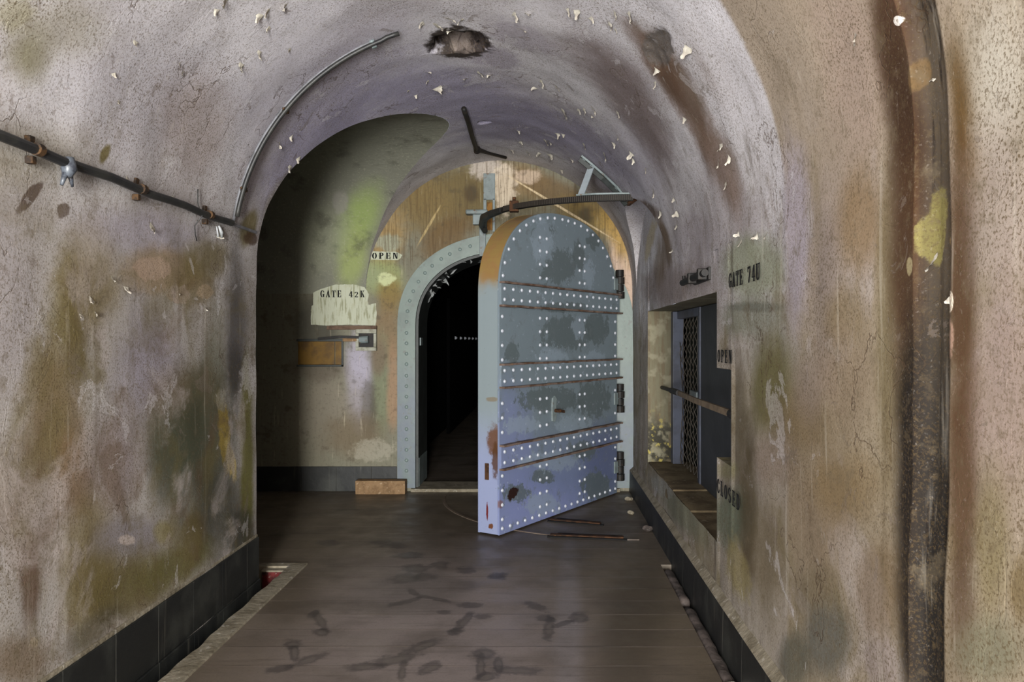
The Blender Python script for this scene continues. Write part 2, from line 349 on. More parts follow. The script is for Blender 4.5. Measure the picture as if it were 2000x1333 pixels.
# fine speckle, vertical streaks
sp = P.noise(150, 4, .7); mask = P.noise(2.1, 3)
P.mix(P.math('MULTIPLY', P.ramp(sp, .50, .62), P.ramp(mask, .3, .75, .35, .8)), (.38, .32, .22), 'MIX')
sp2 = P.noise(110, 2, .7)
P.mix(P.math('MULTIPLY', P.ramp(sp2, .58, .80), .18), (.82, .80, .78))
P.mix(P.math('MULTIPLY', P.math('MULTIPLY', P.ramp(P.noise(34, 6, .7), .54, .66), walls_), .38), (.42, .37, .29)); P.mix(P.math('MULTIPLY', P.math('MULTIPLY', P.ramp(P.noise(9, 8, .7), .56, .64), walls_), .38), (.47, .43, .36))
st = P.noise(1.0, 6, .6, stretch=(9, 9, .7))
P.mix(P.math('MULTIPLY', P.math('MULTIPLY', P.ramp(st, .54, .74), walls_), .45), (.40, .35, .27))
st2 = P.noise(1.0, 5, .6, stretch=(26, 26, 1.6))
P.mix(P.math('MULTIPLY', P.ramp(st2, .60, .72), .22), (.80, .78, .74))
# cracks
vo = P.N.new('ShaderNodeTexVoronoi'); vo.feature = 'DISTANCE_TO_EDGE'; vo.inputs['Scale'].default_value = 1.7
dv = P.N.new('ShaderNodeVectorMath'); dv.operation = 'ADD'
nn = P.N.new('ShaderNodeTexNoise'); nn.inputs['Scale'].default_value = 3.5; nn.inputs['Detail'].default_value = 6; P.L.new(P.obj, nn.inputs['Vector'])
P.L.new(P.obj, dv.inputs[0]); P.L.new(nn.outputs['Color'], dv.inputs[1]); P.L.new(dv.outputs[0], vo.inputs['Vector'])
crk = P.math('MULTIPLY', P.ramp(vo.outputs['Distance'], .012, .0), P.ramp(P.noise(1.7, 3), .5, .6))
P.mix(P.math('MULTIPLY', crk, .6), (.34, .27, .2))
P.contrast(1.28, 1)
P.bump(P.blob, .12, .02); P.bump(P.ramp(P.noise(4.5, 7, .6, 1.2), .50, .515), .35, .0016); P.bump(sp, .25, .0025); P.bump(P.noise(24, 4), .15, .003); P.bump(crk, .5, -.002)
M_PL = P.done()

# ---- end wall
E = Mat('end_wall_plaster', (.42, .41, .35), .7, .35); E.uvpack = staticmethod(lambda a, b: (a, 0, b))
def flat_uv(M):                       # drop the y coordinate so stains live in the X,Z plane
    n = M.N.new('ShaderNodeVectorMath'); n.operation = 'MULTIPLY'; n.inputs[1].default_value = (1, 0, 1); M.L.new(M.obj, n.inputs[0]); M.uv = n.outputs[0]
flat_uv(E)
T = lambda *a, **k: E.stain(hit_end, *a, **k)
T(900, 380, 150, 60, 0, (.36, .30, .15), .9, .5); T(830, 400, 60, 60, -40, (.42, .35, .20), .8, .5); T(1010, 350, 60, 30, 10, (.50, .42, .29), .85, .5); T(1080, 370, 70, 26, 22, (.37, .285, .16), .8, .5); T(1140, 420, 50, 30, 35, (.42, .34, .14), .8, .5)
T(955, 330, 34, 20, 0, (.66, .62, .58), .95, .3); T(985, 365, 22, 50, 0, (.76, .70, .62), .8, .3, 2.2); T(1030, 345, 26, 14, 0, (.74, .66, .58), .7, .3)
T(870, 460, 60, 30, -30, (.36, .27, .13), .8, .5); T(920, 378, 12, 18, 0, (.20, .14, .06), .7, .5); T(1150, 418, 18, 14, 0, (.16, .13, .05), .8, .5)
T(760, 470, 30, 60, 20, (.56, .46, .28), .8, .5); T(745, 540, 40, 34, 0, (.52, .55, .35), .9, .5); T(700, 540, 60, 26, 0, (.50, .53, .40), .8, .5); T(760, 475, 26, 16, 0, (.55, .57, .50), .8, .3)
T(760, 580, 24, 40, 0, (.46, .38, .18), .85, .5); T(755, 650, 26, 60, 0, (.45, .37, .26), .8, .5); T(755, 545, 16, 12, 0, (.70, .72, .55), .9, .2)
T(660, 590, 70, 34, 0, (.46, .45, .38), .6, .5)
T(700, 740, 24, 90, 0, (.62, .60, .66), .9, .5); T(745, 760, 16, 90, 0, (.42, .44, .34), .8, .5); T(720, 810, 14, 60, 0, (.24, .22, .18), .7, .4, 2.4); T(768, 760, 12, 80, 0, (.55, .44, .34), .8, .5)
T(640, 800, 60, 80, 0, (.46, .43, .38), .8, .6); T(690, 850, 60, 40, 0, (.38, .33, .25), .8, .5); T(730, 880, 40, 20, 0, (.58, .56, .50), .6, .3, 2.4); T(740, 700, 14, 34, 0, (.40, .33, .27), .7, .5)
T(620, 640, 44, 60, 0, (.22, .21, .18), .8, .5); T(620, 720, 50, 24, 0, (.30, .26, .22), .6, .5)  # first, darkest patch: shade painted into the wall left of the lever box
T(1215, 620, 30, 260, 0, (.74, .64, .57), .9, .4); T(1212, 450, 30, 80, -30, (.60, .48, .22), .9, .5); T(1218, 640, 9, 40, 0, (.42, .24, .14), .9, .5); T(1218, 590, 10, 30, 0, (.74, .60, .52), .7); T(1222, 850, 20, 60, 0, (.74, .66, .68), .8)
T(1095, 405, 112, 2.2, 31, (.78, .70, .56), .9, .3, .6); T(838, 440, 42, 2.4, -60, (.66, .58, .40), .8, .3, .8)
stv = E.noise(1, 6, .65, 1.5, stretch=(22, 22, 3))
E.mix(E.math('MULTIPLY', E.ramp(stv, .52, .74), .25), (.25, .19, .11)); E.mix(E.math('MULTIPLY', E.ramp(E.noise(1, 5, .6, stretch=(45, 45, 4)), .60, .76), .25), (.80, .76, .66))
E.mix(E.math('MULTIPLY', E.ramp(E.noise(9, 5, .6), .56, .7), .45), (.23, .2, .14))
E.bump(E.blob, .15, .02); E.bump(E.noise(30, 5), .3, .004); E.bump(stv, .15, .002)
ez = E.N.new('ShaderNodeSeparateXYZ'); E.L.new(E.obj, ez.inputs[0])
E.mix(E.math('MULTIPLY', E.math('MULTIPLY', E.ramp(ez.outputs['Z'], 1.8, 2.1), E.ramp(E.noise(1, 4, .6, stretch=(110, 110, 4)), .5, .62)), .5), (.28, .20, .08))
E.mix(E.math('MULTIPLY', E.ramp(E.noise(40, 6, .7), .52, .66), .4), (.25, .22, .15))
M_EW = E.done()

# ---- side passage
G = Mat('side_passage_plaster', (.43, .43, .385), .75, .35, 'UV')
U = lambda *a, **k: G.stain(hit_side, *a, **k)
U(700, 430, 34, 70, 25, (.50, .56, .33), .9, .6, .9); U(690, 500, 26, 60, 10, (.52, .56, .34), .85, .6, .9); U(640, 460, 40, 60, 20, (.50, .51, .43), .6, .6)
U(665, 395, 14, 22, 0, (.52, .51, .48), .7, .3)
G.mix(G.math('MULTIPLY', G.ramp(G.noise(5, 6), .5, .7), .6), (.25, .245, .21)); G.mix(G.math('MULTIPLY', G.ramp(G.noise(60, 3), .55, .7), .3), (.6, .6, .52))
G.bump(G.blob, .3, .04); G.bump(G.noise(40, 4), .4, .008)
M_SP = G.done()

# ---- generic materials
def simple(name, base, rough=.7, spec=.3, met=0, var=None, vs=8, v2=None, bump=.2, bs=30):
    m = Mat(name, base, rough, spec, metallic=met)
    if var: m.mix(m.math('MULTIPLY', m.ramp(m.noise(vs, 6, .6), .42, .62), .9), var)
    if v2: m.mix(m.math('MULTIPLY', m.ramp(m.noise(vs * 2.7, 6, .65), .58, .68), .9), v2)
    m.bump(m.noise(bs, 4), bump, .006)
    return m.done()
M_BLACK = simple('black_iron', (.07, .067, .065), .6, .3, 0, (.12, .10, .085), 18, (.20, .14, .09))
M_PIPE = simple('black_cable', (.12, .12, .125), .5, .4, 0, (.17, .17, .16), 12)
M_CONDUIT = simple('grey_conduit', (.42, .42, .44), .6, .3, 0, (.30, .30, .31), 10)
M_CLIP = simple('clip_iron', (.15, .12, .10), .8, .2, 0, (.28, .20, .12), 40, (.10, .08, .07), .5)
M_RUST = simple('rusty_iron', (.26, .17, .11), .85, .2, 0, (.14, .095, .07), 16, (.38, .25, .14), .5)
M_OCHRE = simple('ochre_paint', (.40, .29, .04), .5, .3, 0, (.28, .19, .03), 7)
M_GREY = simple('grey_paint', (.43, .47, .475), .5, .4, 0, (.36, .395, .395), 9, (.35, .26, .18))
M_DKPAINT = simple('charcoal_paint', (.19, .205, .20), .5, .35, 0, (.15, .16, .155), 7)
M_SHEET = simple('slate_grey_paint', (.20, .205, .215), .6, .3, 0, (.17, .175, .18), 5)
M_TILE = Mat('black_skirting', (.09, .095, .095), .5, .4)
M_TILE.mix(M_TILE.math('MULTIPLY', M_TILE.ramp(M_TILE.noise(4, 6), .45, .7), .7), (.22, .225, .21)); M_TILE.mix(M_TILE.ramp(M_TILE.noise(1, 5, .6, stretch=(30, 30, 1.5)), .62, .72, 0, .5), (.33, .32, .29))
wv = M_TILE.N.new('ShaderNodeSeparateXYZ'); M_TILE.L.new(M_TILE.obj, wv.inputs[0])
fr = M_TILE.math('FRACT', M_TILE.math('MULTIPLY', M_TILE.math('ADD', wv.outputs['X'], wv.outputs['Y']), 3.3))
jt = M_TILE.ramp(fr, .02, .0); M_TILE.mix(M_TILE.math('MULTIPLY', M_TILE.math('MULTIPLY', jt, M_TILE.ramp(M_TILE.noise(3, 3), .4, .6)), .5), (.36, .35, .32)); M_TILE.bump(jt, .5, -.004); M_TILE.bump(M_TILE.noise(12, 4), .25, .01)
M_TILE = M_TILE.done()
M_KERB = simple('worn_concrete', (.49, .46, .40), .85, .3, 0, (.38, .35, .29), 9, (.60, .58, .54), .6, 40)
M_STONE = simple('dirty_stone', (.32, .285, .27), .7, .4, 0, (.18, .155, .14), 9, (.36, .32, .31), .8, 26)
M_BRICKTOP = simple('ledge_concrete', (.42, .37, .28), .85, .25, 0, (.31, .26, .19), 7, (.5, .46, .38), .5, 30)
M_WOOD = simple('pale_wood', (.50, .40, .29), .75, .25, 0, (.40, .31, .21), 14, (.62, .54, .44), .4, 40)
M_DARK = simple('shade_dark_plaster', (.11, .115, .10), .9, .1, 0, (.07, .075, .065), 4)  # near-black base puts the shade of passage and chamber into the colour
M_FLAKE = simple('paint_flake_cream', (.74, .72, .67), .7, .3, 0, (.62, .59, .55), 30)
M_WHITE = Mat('whitewash', (.66, .67, .60), .8, .2)
M_WHITE.mix(M_WHITE.ramp(M_WHITE.noise(1, 5, .6, stretch=(70, 70, 8)), .50, .64, 0, .7), (.45, .45, .33)); M_WHITE.mix(M_WHITE.ramp(M_WHITE.noise(14, 5), .55, .7, 0, .5), (.60, .60, .50)); M_WHITE.bump(M_WHITE.noise(50, 4), .3, .004); M_WHITE = M_WHITE.done()
M_GREENPATCH = simple('pale_green_wash', (.56, .59, .50), .75, .3, 0, (.50, .53, .45), 9, (.62, .62, .56), .3, 40)
M_INK = simple('stencil_black', (.05, .05, .055), .75, .2)
M_RED = simple('red_paint', (.36, .09, .09), .6, .3, 0, (.20, .07, .07), 25, (.5, .42, .4))

# ------------------------------------------------------------------ vault, walls
def zpass(Y):
    u = (Y - YPM) / YPA
    return ZS + ZPR * math.sqrt(max(0, 1 - u * u)) if abs(u) < 1 else ZS
def zlun(Y):
    u = (Y - YQM) / YQA
    return ZS + ZQR * math.sqrt(max(0, 1 - u * u)) if abs(u) < 1 else ZS
HOLES = []
for (px, py, rx, ry, dep) in ((897, 84, 50, 21, .13), (1283, 96, 26, 36, .018), (947, 238, 12, 3, .03)):
    s0, y0, _ = hit_main(px, py); sa, ya, _ = hit_main(px + rx, py); sb, yb, _ = hit_main(px, py - ry)
    HOLES.append((s0, y0, max(math.hypot(sa - s0, (ya - y0)), .02), max(math.hypot(sb - s0, yb - y0), .02), dep, np.linalg.inv(np.array([[sa - s0, sb - s0], [ya - y0, yb - y0]]))))
def push(s, Y, p):
    """outward relief of the lining, metres"""
    o = noise.noise(p * 1.6) * .012 + noise.noise(p * 5.5) * .004
    o += .002 * min(1, max(0, (2.47 - Y) / .08))
    if 1.47 < Y < 1.65:
        e = min(1, max(0, min(Y - 1.485, 1.625 - Y) / .02)); o += e * (.035 + .012 * noise.noise(Vector((p.x * 9, p.y * 60, p.z * 3))))
    for s0, y0, a, b, dep, inv in HOLES:
        if abs(s - s0) < .5 and abs(Y - y0) < .7:
            q = inv @ np.array([s - s0, Y - y0]); d = math.hypot(q[0], q[1]) + .45 * noise.noise(p * 14) + .15 * noise.noise(p * 40)
            if d < 1: o += dep * min(1, (1 - d) * 6) * (.55 + .8 * abs(noise.noise(p * 22 + Vector((3, 1, 2)))) + .2)
    return o
def ylist(a, b, st):
    ys = set(round(a + i * (b - a) / max(1, int((b - a) / st)), 5) for i in range(max(1, int((b - a) / st)) + 1))
    for c, w in ((YPM, YPA), (YQM, YQA)):
        for i in range(0, 61):
            y = c - w * math.cos(PI * i / 60)
            if a < y < b: ys.add(round(y, 5))
    for y in (2.435, 2.45, 2.47, 1.475, 1.485, 1.495, 1.505, 1.61, 1.625, 1.635): 
        if a < y < b: ys.add(y)
    return sorted(ys)
YS = ylist(YN, 0.9, .25)[:-1] + ylist(.9, YE, .017)
NT = 190
def vault():
    vs = []; uv = []; fs = []
    for Y in YS:
        tl = math.asin(min(1, (zpass(Y) - ZS) / R)); tr = PI - math.asin(min(1, (zlun(Y) - ZS) / R))
        for i in range(NT + 1):
            th = tl + (tr - tl) * i / NT; n = Vector((-math.cos(th), 0, math.sin(th)))
            p = Vector((XC + n.x * R, Y, ZS + n.z * R)); s = ZS + R * th
            vs.append(p + n * push(s, Y, p)); uv.append((s, Y))
    for j in range(len(YS) - 1):
        for i in range(NT):
            a = j * (NT + 1) + i; fs.append((a, a + 1, a + NT + 2, a + NT + 1))
    return mkobj('ceiling', vs, fs, M_PL, uv=uv)
CEIL = struct(vault())

def wall(name, X, sgn, ylst, zlo, ztop, skip, zbreaks):
    zs = sorted(set([round(zlo + i * .04, 4) for i in range(int((1.70 - zlo) / .04))] + zbreaks))
    K = 14; nz = len(zs) + K; vs = []; uv = []; fs = []
    for Y in ylst:
        top = ztop(Y); t0 = zs[-1]
        col = zs + [t0 + (top - t0) * (k + 1) / K for k in range(K)]
        for z in col:
            s = z if sgn < 0 else ZS + PI * R + ZS - z
            p = Vector((X, Y, z)); vs.append(p + Vector((sgn, 0, 0)) * push(s, Y, p) * (0 if any(abs(Y - yb) < .03 for yb in (3.18, 3.44, 5.70)) and sgn > 0 else 1)); uv.append((s, Y))
    for j in range(len(ylst) - 1):
        for i in range(nz - 1):
            a = j * nz + i
            if skip and skip((ylst[j] + ylst[j + 1]) / 2, (vs[a].z + vs[a + 1].z) / 2): continue
            fs.append((a, a + nz, a + nz + 1, a + 1))
    return struct(mkobj(name, vs, fs, M_PL, uv=uv))
yl = [y for y in YS if y < YP0] + [YP0]
wall('wall_left', XL, -1, yl, -.14, lambda Y: ZS, None, [])
def inopen(Y, z): return (3.44 < Y < 5.70 and .40 < z < 1.52) or (3.18 < Y <= 3.44 and .78 < z < 1.18)
yr = sorted(set(YS + [3.18, 3.44, 5.70]))
wall('wall_right', XR, 1, yr, -.14, lambda Y: zlun(Y), inopen, [.40, 1.52, .78, 1.18])
# soffit of the right lunette
vs = []; uv = []; fs = []; K = 8; ys = [y for y in YS if YQ0 - .001 <= y <= YQ1 + .001]
for Y in ys:
    z = zlun(Y); x0 = XC + math.sqrt(max(0, R * R - (z - ZS) ** 2)); s0 = ZS + R * (PI - math.asin(min(1, (z - ZS) / R)))
    for k in range(K + 1):
        x = x0 + (XR + .02 - x0) * k / K; p = Vector((x, Y, z))
        n0 = Vector((x0 - XC, 0, z - ZS)).normalized(); w = 1 - k / K
        vs.append(p + n0 * push(s0, Y, Vector((x0, Y, z))) * w); uv.append((s0, Y))
for j in range(len(ys) - 1):
    for k in range(K): a = j * (K + 1) + k; fs.append((a, a + 1, a + K + 2, a + K + 1))
struct(mkobj('ceiling_lunette', vs, fs, M_PL, uv=uv))

# side passage vault and walls
vs = []; uv = []; fs = []; K = 60; ys = [YPM - YPA * math.cos(PI * i / 90) for i in range(91)]
for i, Y in enumerate(ys):
    ph = PI * i / 90; z = ZS + ZPR * math.sin(ph); x0 = XC - math.sqrt(max(0, R * R - (z - ZS) ** 2))
    s = ZS + R * math.asin(min(1, (z - ZS) / R)); p0 = Vector((x0, Y, z)); n0 = Vector((x0 - XC, 0, z - ZS)).normalized()
    off = n0 * push(s, Y, p0)
    for k in range(K + 1):
        x = x0 + (-5.2 - x0) * (k / K) ** 1.3; w = max(0, 1 - k / 4)
        p = Vector((x, Y, z)); m = Vector((0, -math.cos(ph), math.sin(ph)))
        vs.append(p + off * w + m * noise.noise(p * 2) * .012 * (1 - w)); uv.append((ph, x))
for j in range(90):
    for k in range(K): a = j * (K + 1) + k; fs.append((a, a + 1, a + K + 2, a + K + 1))
struct(mkobj('ceiling_passage', vs, fs, M_SP, uv=uv))
def quad(name, pts, mat, nu=1): return struct(mkobj(name, pts, [(0, 1, 2, 3)], mat, smooth=False))
# wall returning into the passage (faces the end wall)
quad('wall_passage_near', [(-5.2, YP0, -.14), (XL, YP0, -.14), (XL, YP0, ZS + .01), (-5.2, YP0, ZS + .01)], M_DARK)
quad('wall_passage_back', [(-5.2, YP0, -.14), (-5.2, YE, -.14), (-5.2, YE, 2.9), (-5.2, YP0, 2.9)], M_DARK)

# end wall with the arched gate opening
FXC, FHW, FZS, FRI = -0.235, 0.865, 1.42, 0.66       # centre, half width, spring, rise of the opening
def arch(hw, zs, rise, n=40, e=2.3, z0=0.0):
    pts = [(-hw, z0)] + [(-hw * math.copysign(abs(math.cos(PI * i / n)) ** (2 / e), math.cos(PI * i / n)), zs + rise * abs(math.sin(PI * i / n)) ** (2 / e)) for i in range(n + 1)] + [(hw, z0)]
    return pts
bm = bmesh.new()
def loop(pts):
    vv = [bm.verts.new((x, YE, z)) for x, z in pts]
    return vv, [bm.edges.new((vv[i], vv[(i + 1) % len(vv)])) for i in range(len(vv))]
ot = [(-5.2, -.14), (-5.2, 3.05), (1.0, 3.05), (1.0, -.14)]
inner = [(FXC + x, z) for x, z in arch(FHW + .02, FZS, FRI + .02, z0=-.14)]
o_ = [bm.verts.new((x, YE, z)) for x, z in ot]; i_ = [bm.verts.new((x, YE, z)) for x, z in inner]
es = [bm.edges.new((o_[k], o_[k + 1])) for k in range(3)] + [bm.edges.new((i_[k], i_[k + 1])) for k in range(len(i_) - 1)] + [bm.edges.new((o_[0], i_[0])), bm.edges.new((o_[3], i_[-1]))]
bmesh.ops.triangle_fill(bm, edges=es, use_beauty=True)
me = bpy.data.meshes.new('wall_end'); bm.to_mesh(me); bm.free(); me.materials.append(M_EW)
we = bpy.data.objects.new('wall_end', me); COL.objects.link(we); struct(we)

# corridor beyond the gate
YB = 34.0
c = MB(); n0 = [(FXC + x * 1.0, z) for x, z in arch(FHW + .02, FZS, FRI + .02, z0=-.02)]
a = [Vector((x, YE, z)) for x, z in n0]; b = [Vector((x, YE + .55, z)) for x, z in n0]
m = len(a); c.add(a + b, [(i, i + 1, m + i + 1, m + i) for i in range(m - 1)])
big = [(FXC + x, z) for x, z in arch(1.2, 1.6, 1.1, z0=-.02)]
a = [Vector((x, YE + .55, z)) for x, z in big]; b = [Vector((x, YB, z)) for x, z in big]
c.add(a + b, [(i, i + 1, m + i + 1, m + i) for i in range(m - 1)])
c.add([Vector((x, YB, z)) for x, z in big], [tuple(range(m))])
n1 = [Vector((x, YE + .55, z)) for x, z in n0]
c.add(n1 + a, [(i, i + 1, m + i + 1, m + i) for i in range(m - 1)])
struct(c.build('wall_corridor', simple('shade_black_plaster', (.06, .06, .06), .95, .05, 0, (.04, .04, .04), 4), smooth=True))  # darkness of the corridor put into the plaster colour

# ------------------------------------------------------------------ floor
FL = Mat('worn_floor', (.375, .335, .285), .42, .40); FL.uvpack = staticmethod(lambda a, b: (a, b, 0))
V = lambda *a, **k: FL.stain(hit_floor, *a, **k)
V(850, 1220, 280, 190, 0, (.50, .46, .455), .9, .7, .8); V(1110, 1200, 24, 190, 0, (.52, .50, .52), .5, .6, .3)  # second, narrow pale streak is a floor reflection painted in
V(1240, 1200, 60, 160, 12, (.27, .235, .19), .85, .6, .6); V(900, 1040, 200, 40, 0, (.30, .265, .23), .6, .6); V(560, 1150, 60, 60, 0, (.29, .25, .20), .6, .6)  # first patch paints shade along the right side of the floor
V(1200, 1030, 80, 34, 0, (.27, .235, .21), .7, .6); V(880, 870, 60, 60, 0, (.33, .30, .29), .5)
FL.mix(FL.math('MULTIPLY', FL.ramp(FL.noise(3, 6), .45, .7), .5), (.26, .23, .20)); 
fl = FL.N.new('ShaderNodeSeparateXYZ'); FL.L.new(FL.obj, fl.inputs[0])
wob = FL.math('MULTIPLY', FL.noise(2.2, 3), .02)
fy = FL.math('ADD', fl.outputs['Y'], wob)
pl = FL.math('FRACT', FL.math('MULTIPLY', fy, 5.2)); jn = FL.ramp(pl, .07, .0)
wn = FL.N.new('ShaderNodeTexWhiteNoise'); wn.noise_dimensions = '1D'; FL.L.new(FL.math('FLOOR', FL.math('MULTIPLY', fy, 5.2)), wn.inputs['W'])
FL.mix(FL.math('MULTIPLY', FL.ramp(wn.outputs['Value'], 0, 1), .16), (.24, .21, .19))
FL.mix(FL.math('MULTIPLY', FL.math('MULTIPLY', jn, FL.ramp(FL.noise(1.6, 3), .36, .56)), .5), (.60, .55, .51))
FL.mix(FL.math('MULTIPLY', FL.ramp(FL.noise(1, 6, .6, stretch=(3, 40, 1)), .52, .68), .3), (.23, .20, .18))
# shoe prints left in the dust: pairs of sole and heel marks
PR = (.20, .18, .185)
for x, y, rx, ry, an in ((625, 1212, 22, 9, 60), (628, 1235, 14, 7, 0), (612, 1200, 10, 6, -30), (572, 1258, 20, 7, 0), (575, 1275, 16, 9, 90), (600, 1290, 34, 7, -20), (548, 1306, 26, 6, -10), (812, 1110, 24, 8, 0), (790, 1130, 26, 9, -4), (830, 1127, 20, 7, 0), (905, 1215, 26, 7, -42), (942, 1204, 16, 5, 0), (888, 1234, 16, 6, -20),
                         (1072, 1225, 10, 20, 10), (1062, 1208, 20, 6, 8), (1046, 1185, 22, 6, 15), (1130, 1207, 20, 9, -6), (1100, 1218, 24, 4, -18), (944, 1276, 24, 9, 0), (938, 1300, 8, 22, 0), (973, 1300, 8, 20, 0), (950, 1322, 20, 7, -15), (1010, 1310, 44, 7, 2), (825, 1262, 36, 7, -18), (770, 1288, 44, 8, -10), (712, 1302, 34, 8, -4), (785, 1312, 8, 18, 10), (840, 1305, 22, 9, -20),
                         (808, 1158, 12, 5, 30), (850, 1170, 34, 3, 12), (790, 1176, 28, 4, -12), (760, 1062, 30, 6, 6), (800, 1085, 26, 6, 0), (860, 1104, 16, 7, 0), (912, 1114, 16, 6, 0), (970, 1126, 14, 5, 0), (975, 1125, 16, 6, 0), (920, 1182, 22, 5, 0), (870, 1196, 12, 4, 0), (640, 1060, 20, 5, 0)):
    V(x, y, rx * 1.1, ry * 1.15, an, PR, .6, .3, 2.6)
    if ry >= 7: V(x + 1, y + 1, rx * .55, ry * .5, an, (.40, .37, .35), .45, .3, 2.4)
V(800, 1150, 90, 40, 0, (.30, .28, .27), .4, .6)
FL.L.new(FL.ramp(FL.noise(5, 5), .3, .7, .36, .60), FL.b.inputs['Roughness'])
FL.bump(jn, .25, .003); FL.bump(FL.noise(40, 4), .12, .004)
FL.mix(FL.math('MULTIPLY', FL.ramp(FL.noise(90, 5, .7), .5, .65), .22), (.22, .19, .16))
M_FL = FL.done()
def slab(name, x0, x1, y0, y1, z, th, mat, st=True):
    o = MB().box((x0, y0, z - th), (x1, y1, z)).build(name, mat)
    return struct(o) if st else o
slab('floor', -1.385, .685, YN, 4.46, 0, .12, M_FL)
f2 = MB(); f2.box((-5.2, 4.46, -.12), (XR + .02, YE + .56, 0)); f2.box((FXC - 1.21, YE + .56, -.12), (FXC + 1.21, YB, 0)); struct(f2.build('floor_gate', M_FL))
g = MB(); g.box((-5.2, YP0 - .0, -.16), (-1.38, 4.47, -.13)); g.box((XL - .01, YN, -.16), (-1.38, 4.1, -.13)); g.box((.68, YN, -.16), (.80, 4.47, -.11))
struct(g.build('floor_gutter', M_DARK))
k = MB()
N_ = 60
for (x0, x1, y0, y1) in ((-1.462, -1.366, YN, 4.47),):
    vs = []; fs = []
    for i in range(N_ + 1):
        t = i / N_; Y = 1.5 + (4.47 - 1.5) * t
        w = noise.noise(Vector((0, Y * 6, 2))) * .014 + noise.noise(Vector((0, Y * 25, 5))) * .006
        for x, z in ((x0 + w, -.14), (x0 + w, .004), (x0 + .006 + w, .009), (x1 - .004, .008), (x1, .001), (x1, -.02)): vs.append((x, Y, z))
    for i in range(N_):
        for q in range(5): a = i * 6 + q; fs.append((a, a + 1, a + 7, a + 6))
    k.add(vs, fs)
struct(k.build('trim_1', M_KERB, smooth=False))
struct(MB().box((-1.70, 4.41, -.14), (-1.372, 4.475, .008), .004).build('trim_2', M_KERB))
# skirtings
b = MB(); b.box((XL - .02, 1.0, .03), (XL + .012, YP0 + .012, .252), .003); b.box((XL - .02, 1.0, -.14), (XL + .018, YP0 + .016, .027), .003)
struct(b.build('baseboard_left', M_TILE))
struct(MB().box((XL - .02, 1.0, .252), (XL + .006, YP0 + .008, .268), .004).build('trim_3', M_KERB))
b = MB(); b.add([(XR - .035, 1.0, -.14), (XR - .03, 1.0, .185), (XR + .03, 1.0, .2), (XR - .035, YE, -.14), (XR - .03, YE, .185), (XR + .03, YE, .2)], [(0, 3, 4, 1)])
struct(b.build('baseboard_right', M_TILE))
b = MB(); b.add([(XR - .032, 1.0, .185), (XR + .0, 1.0, .215), (XR - .032, YE, .185), (XR + .0, YE, .215)], [(0, 2, 3, 1)])
struct(b.build('trim_4', M_KERB))
b = MB(); b.box((-5.2, YE - .014, 0), (-1.262, YE + .01, .214), .003); struct(b.build('baseboard_end', M_TILE))
struct(MB().box((.83 - .05, YE - .014, 0), (.9, YE + .01, .2)).build('baseboard_corner', M_TILE))
# threshold under the gate
struct(MB().box((FXC - .9, YE - .06, 0), (FXC + .9, YE + .3, .03), .006).build('trim_5', M_KERB))

# ------------------------------------------------------------------ window recess on the right (gate 74U)
r = MB(); xd = 1.04
def face(mb, *p): mb.add(p, [(0, 1, 2, 3)])
face(r, (XR, 5.70, .40), (XR, 5.70, 1.52), (xd, 5.70, 1.52), (xd, 5.70, .40))
J = Mat('stained_jamb', (.40, .38, .30), .7, .3)
J.mix(J.ramp(J.noise(1, 6, .6, stretch=(30, 30, 3)), .45, .62, 0, .7), (.36, .30, .22)); J.mix(J.ramp(J.noise(9, 6), .5, .62, 0, .7), (.50, .48, .40))
jz = J.N.new('ShaderNodeSeparateXYZ'); J.L.new(J.obj, jz.inputs[0])
low = J.math('MULTIPLY', J.ramp(jz.outputs['Z'], .80, .62), J.ramp(J.noise(13, 5), .42, .55)); J.mix(J.math('MULTIPLY', low, .9), (.13, .12, .08)); J.mix(J.math('MULTIPLY', J.math('MULTIPLY', J.ramp(jz.outputs['Z'], .85, .6), J.ramp(J.noise(20, 5), .55, .65)), .8), (.66, .60, .30))
J.bump(J.noise(25, 5), .5, .01); M_JAMB = J.done()
struct(r.build('trim_6', M_JAMB))
r = MB(); face(r, (XR, 3.44, 1.52), (XR, 5.70, 1.52), (xd, 5.70, 1.52), (xd, 3.44, 1.52)); face(r, (XR, 3.44, .40), (XR, 3.44, .78), (xd, 3.44, .78), (xd, 3.44, .40)); face(r, (XR, 3.44, 1.18), (XR, 3.44, 1.52), (xd, 3.44, 1.52), (xd, 3.44, 1.18))
face(r, (XR, 3.18, .78), (XR, 3.44, .78), (xd, 3.44, .78), (xd, 3.18, .78)); face(r, (XR, 3.18, 1.18), (XR, 3.44, 1.18), (xd, 3.44, 1.18), (xd, 3.18, 1.18)); face(r, (XR, 3.18, .78), (XR, 3.18, 1.18), (xd, 3.18, 1.18), (xd, 3.18, .78))
struct(r.build('trim_7', M_JAMB))
for i, (y0, y1, dz) in enumerate(((3.44, 4.08, -.012), (4.09, 4.62, -.004), (4.63, 5.70, .004))):
    struct(MB().box((XR + .005, y0, .30), (xd + .05, y1, .40 + dz), .006, .002).build('trim_%d' % (8 + i), M_BRICKTOP))
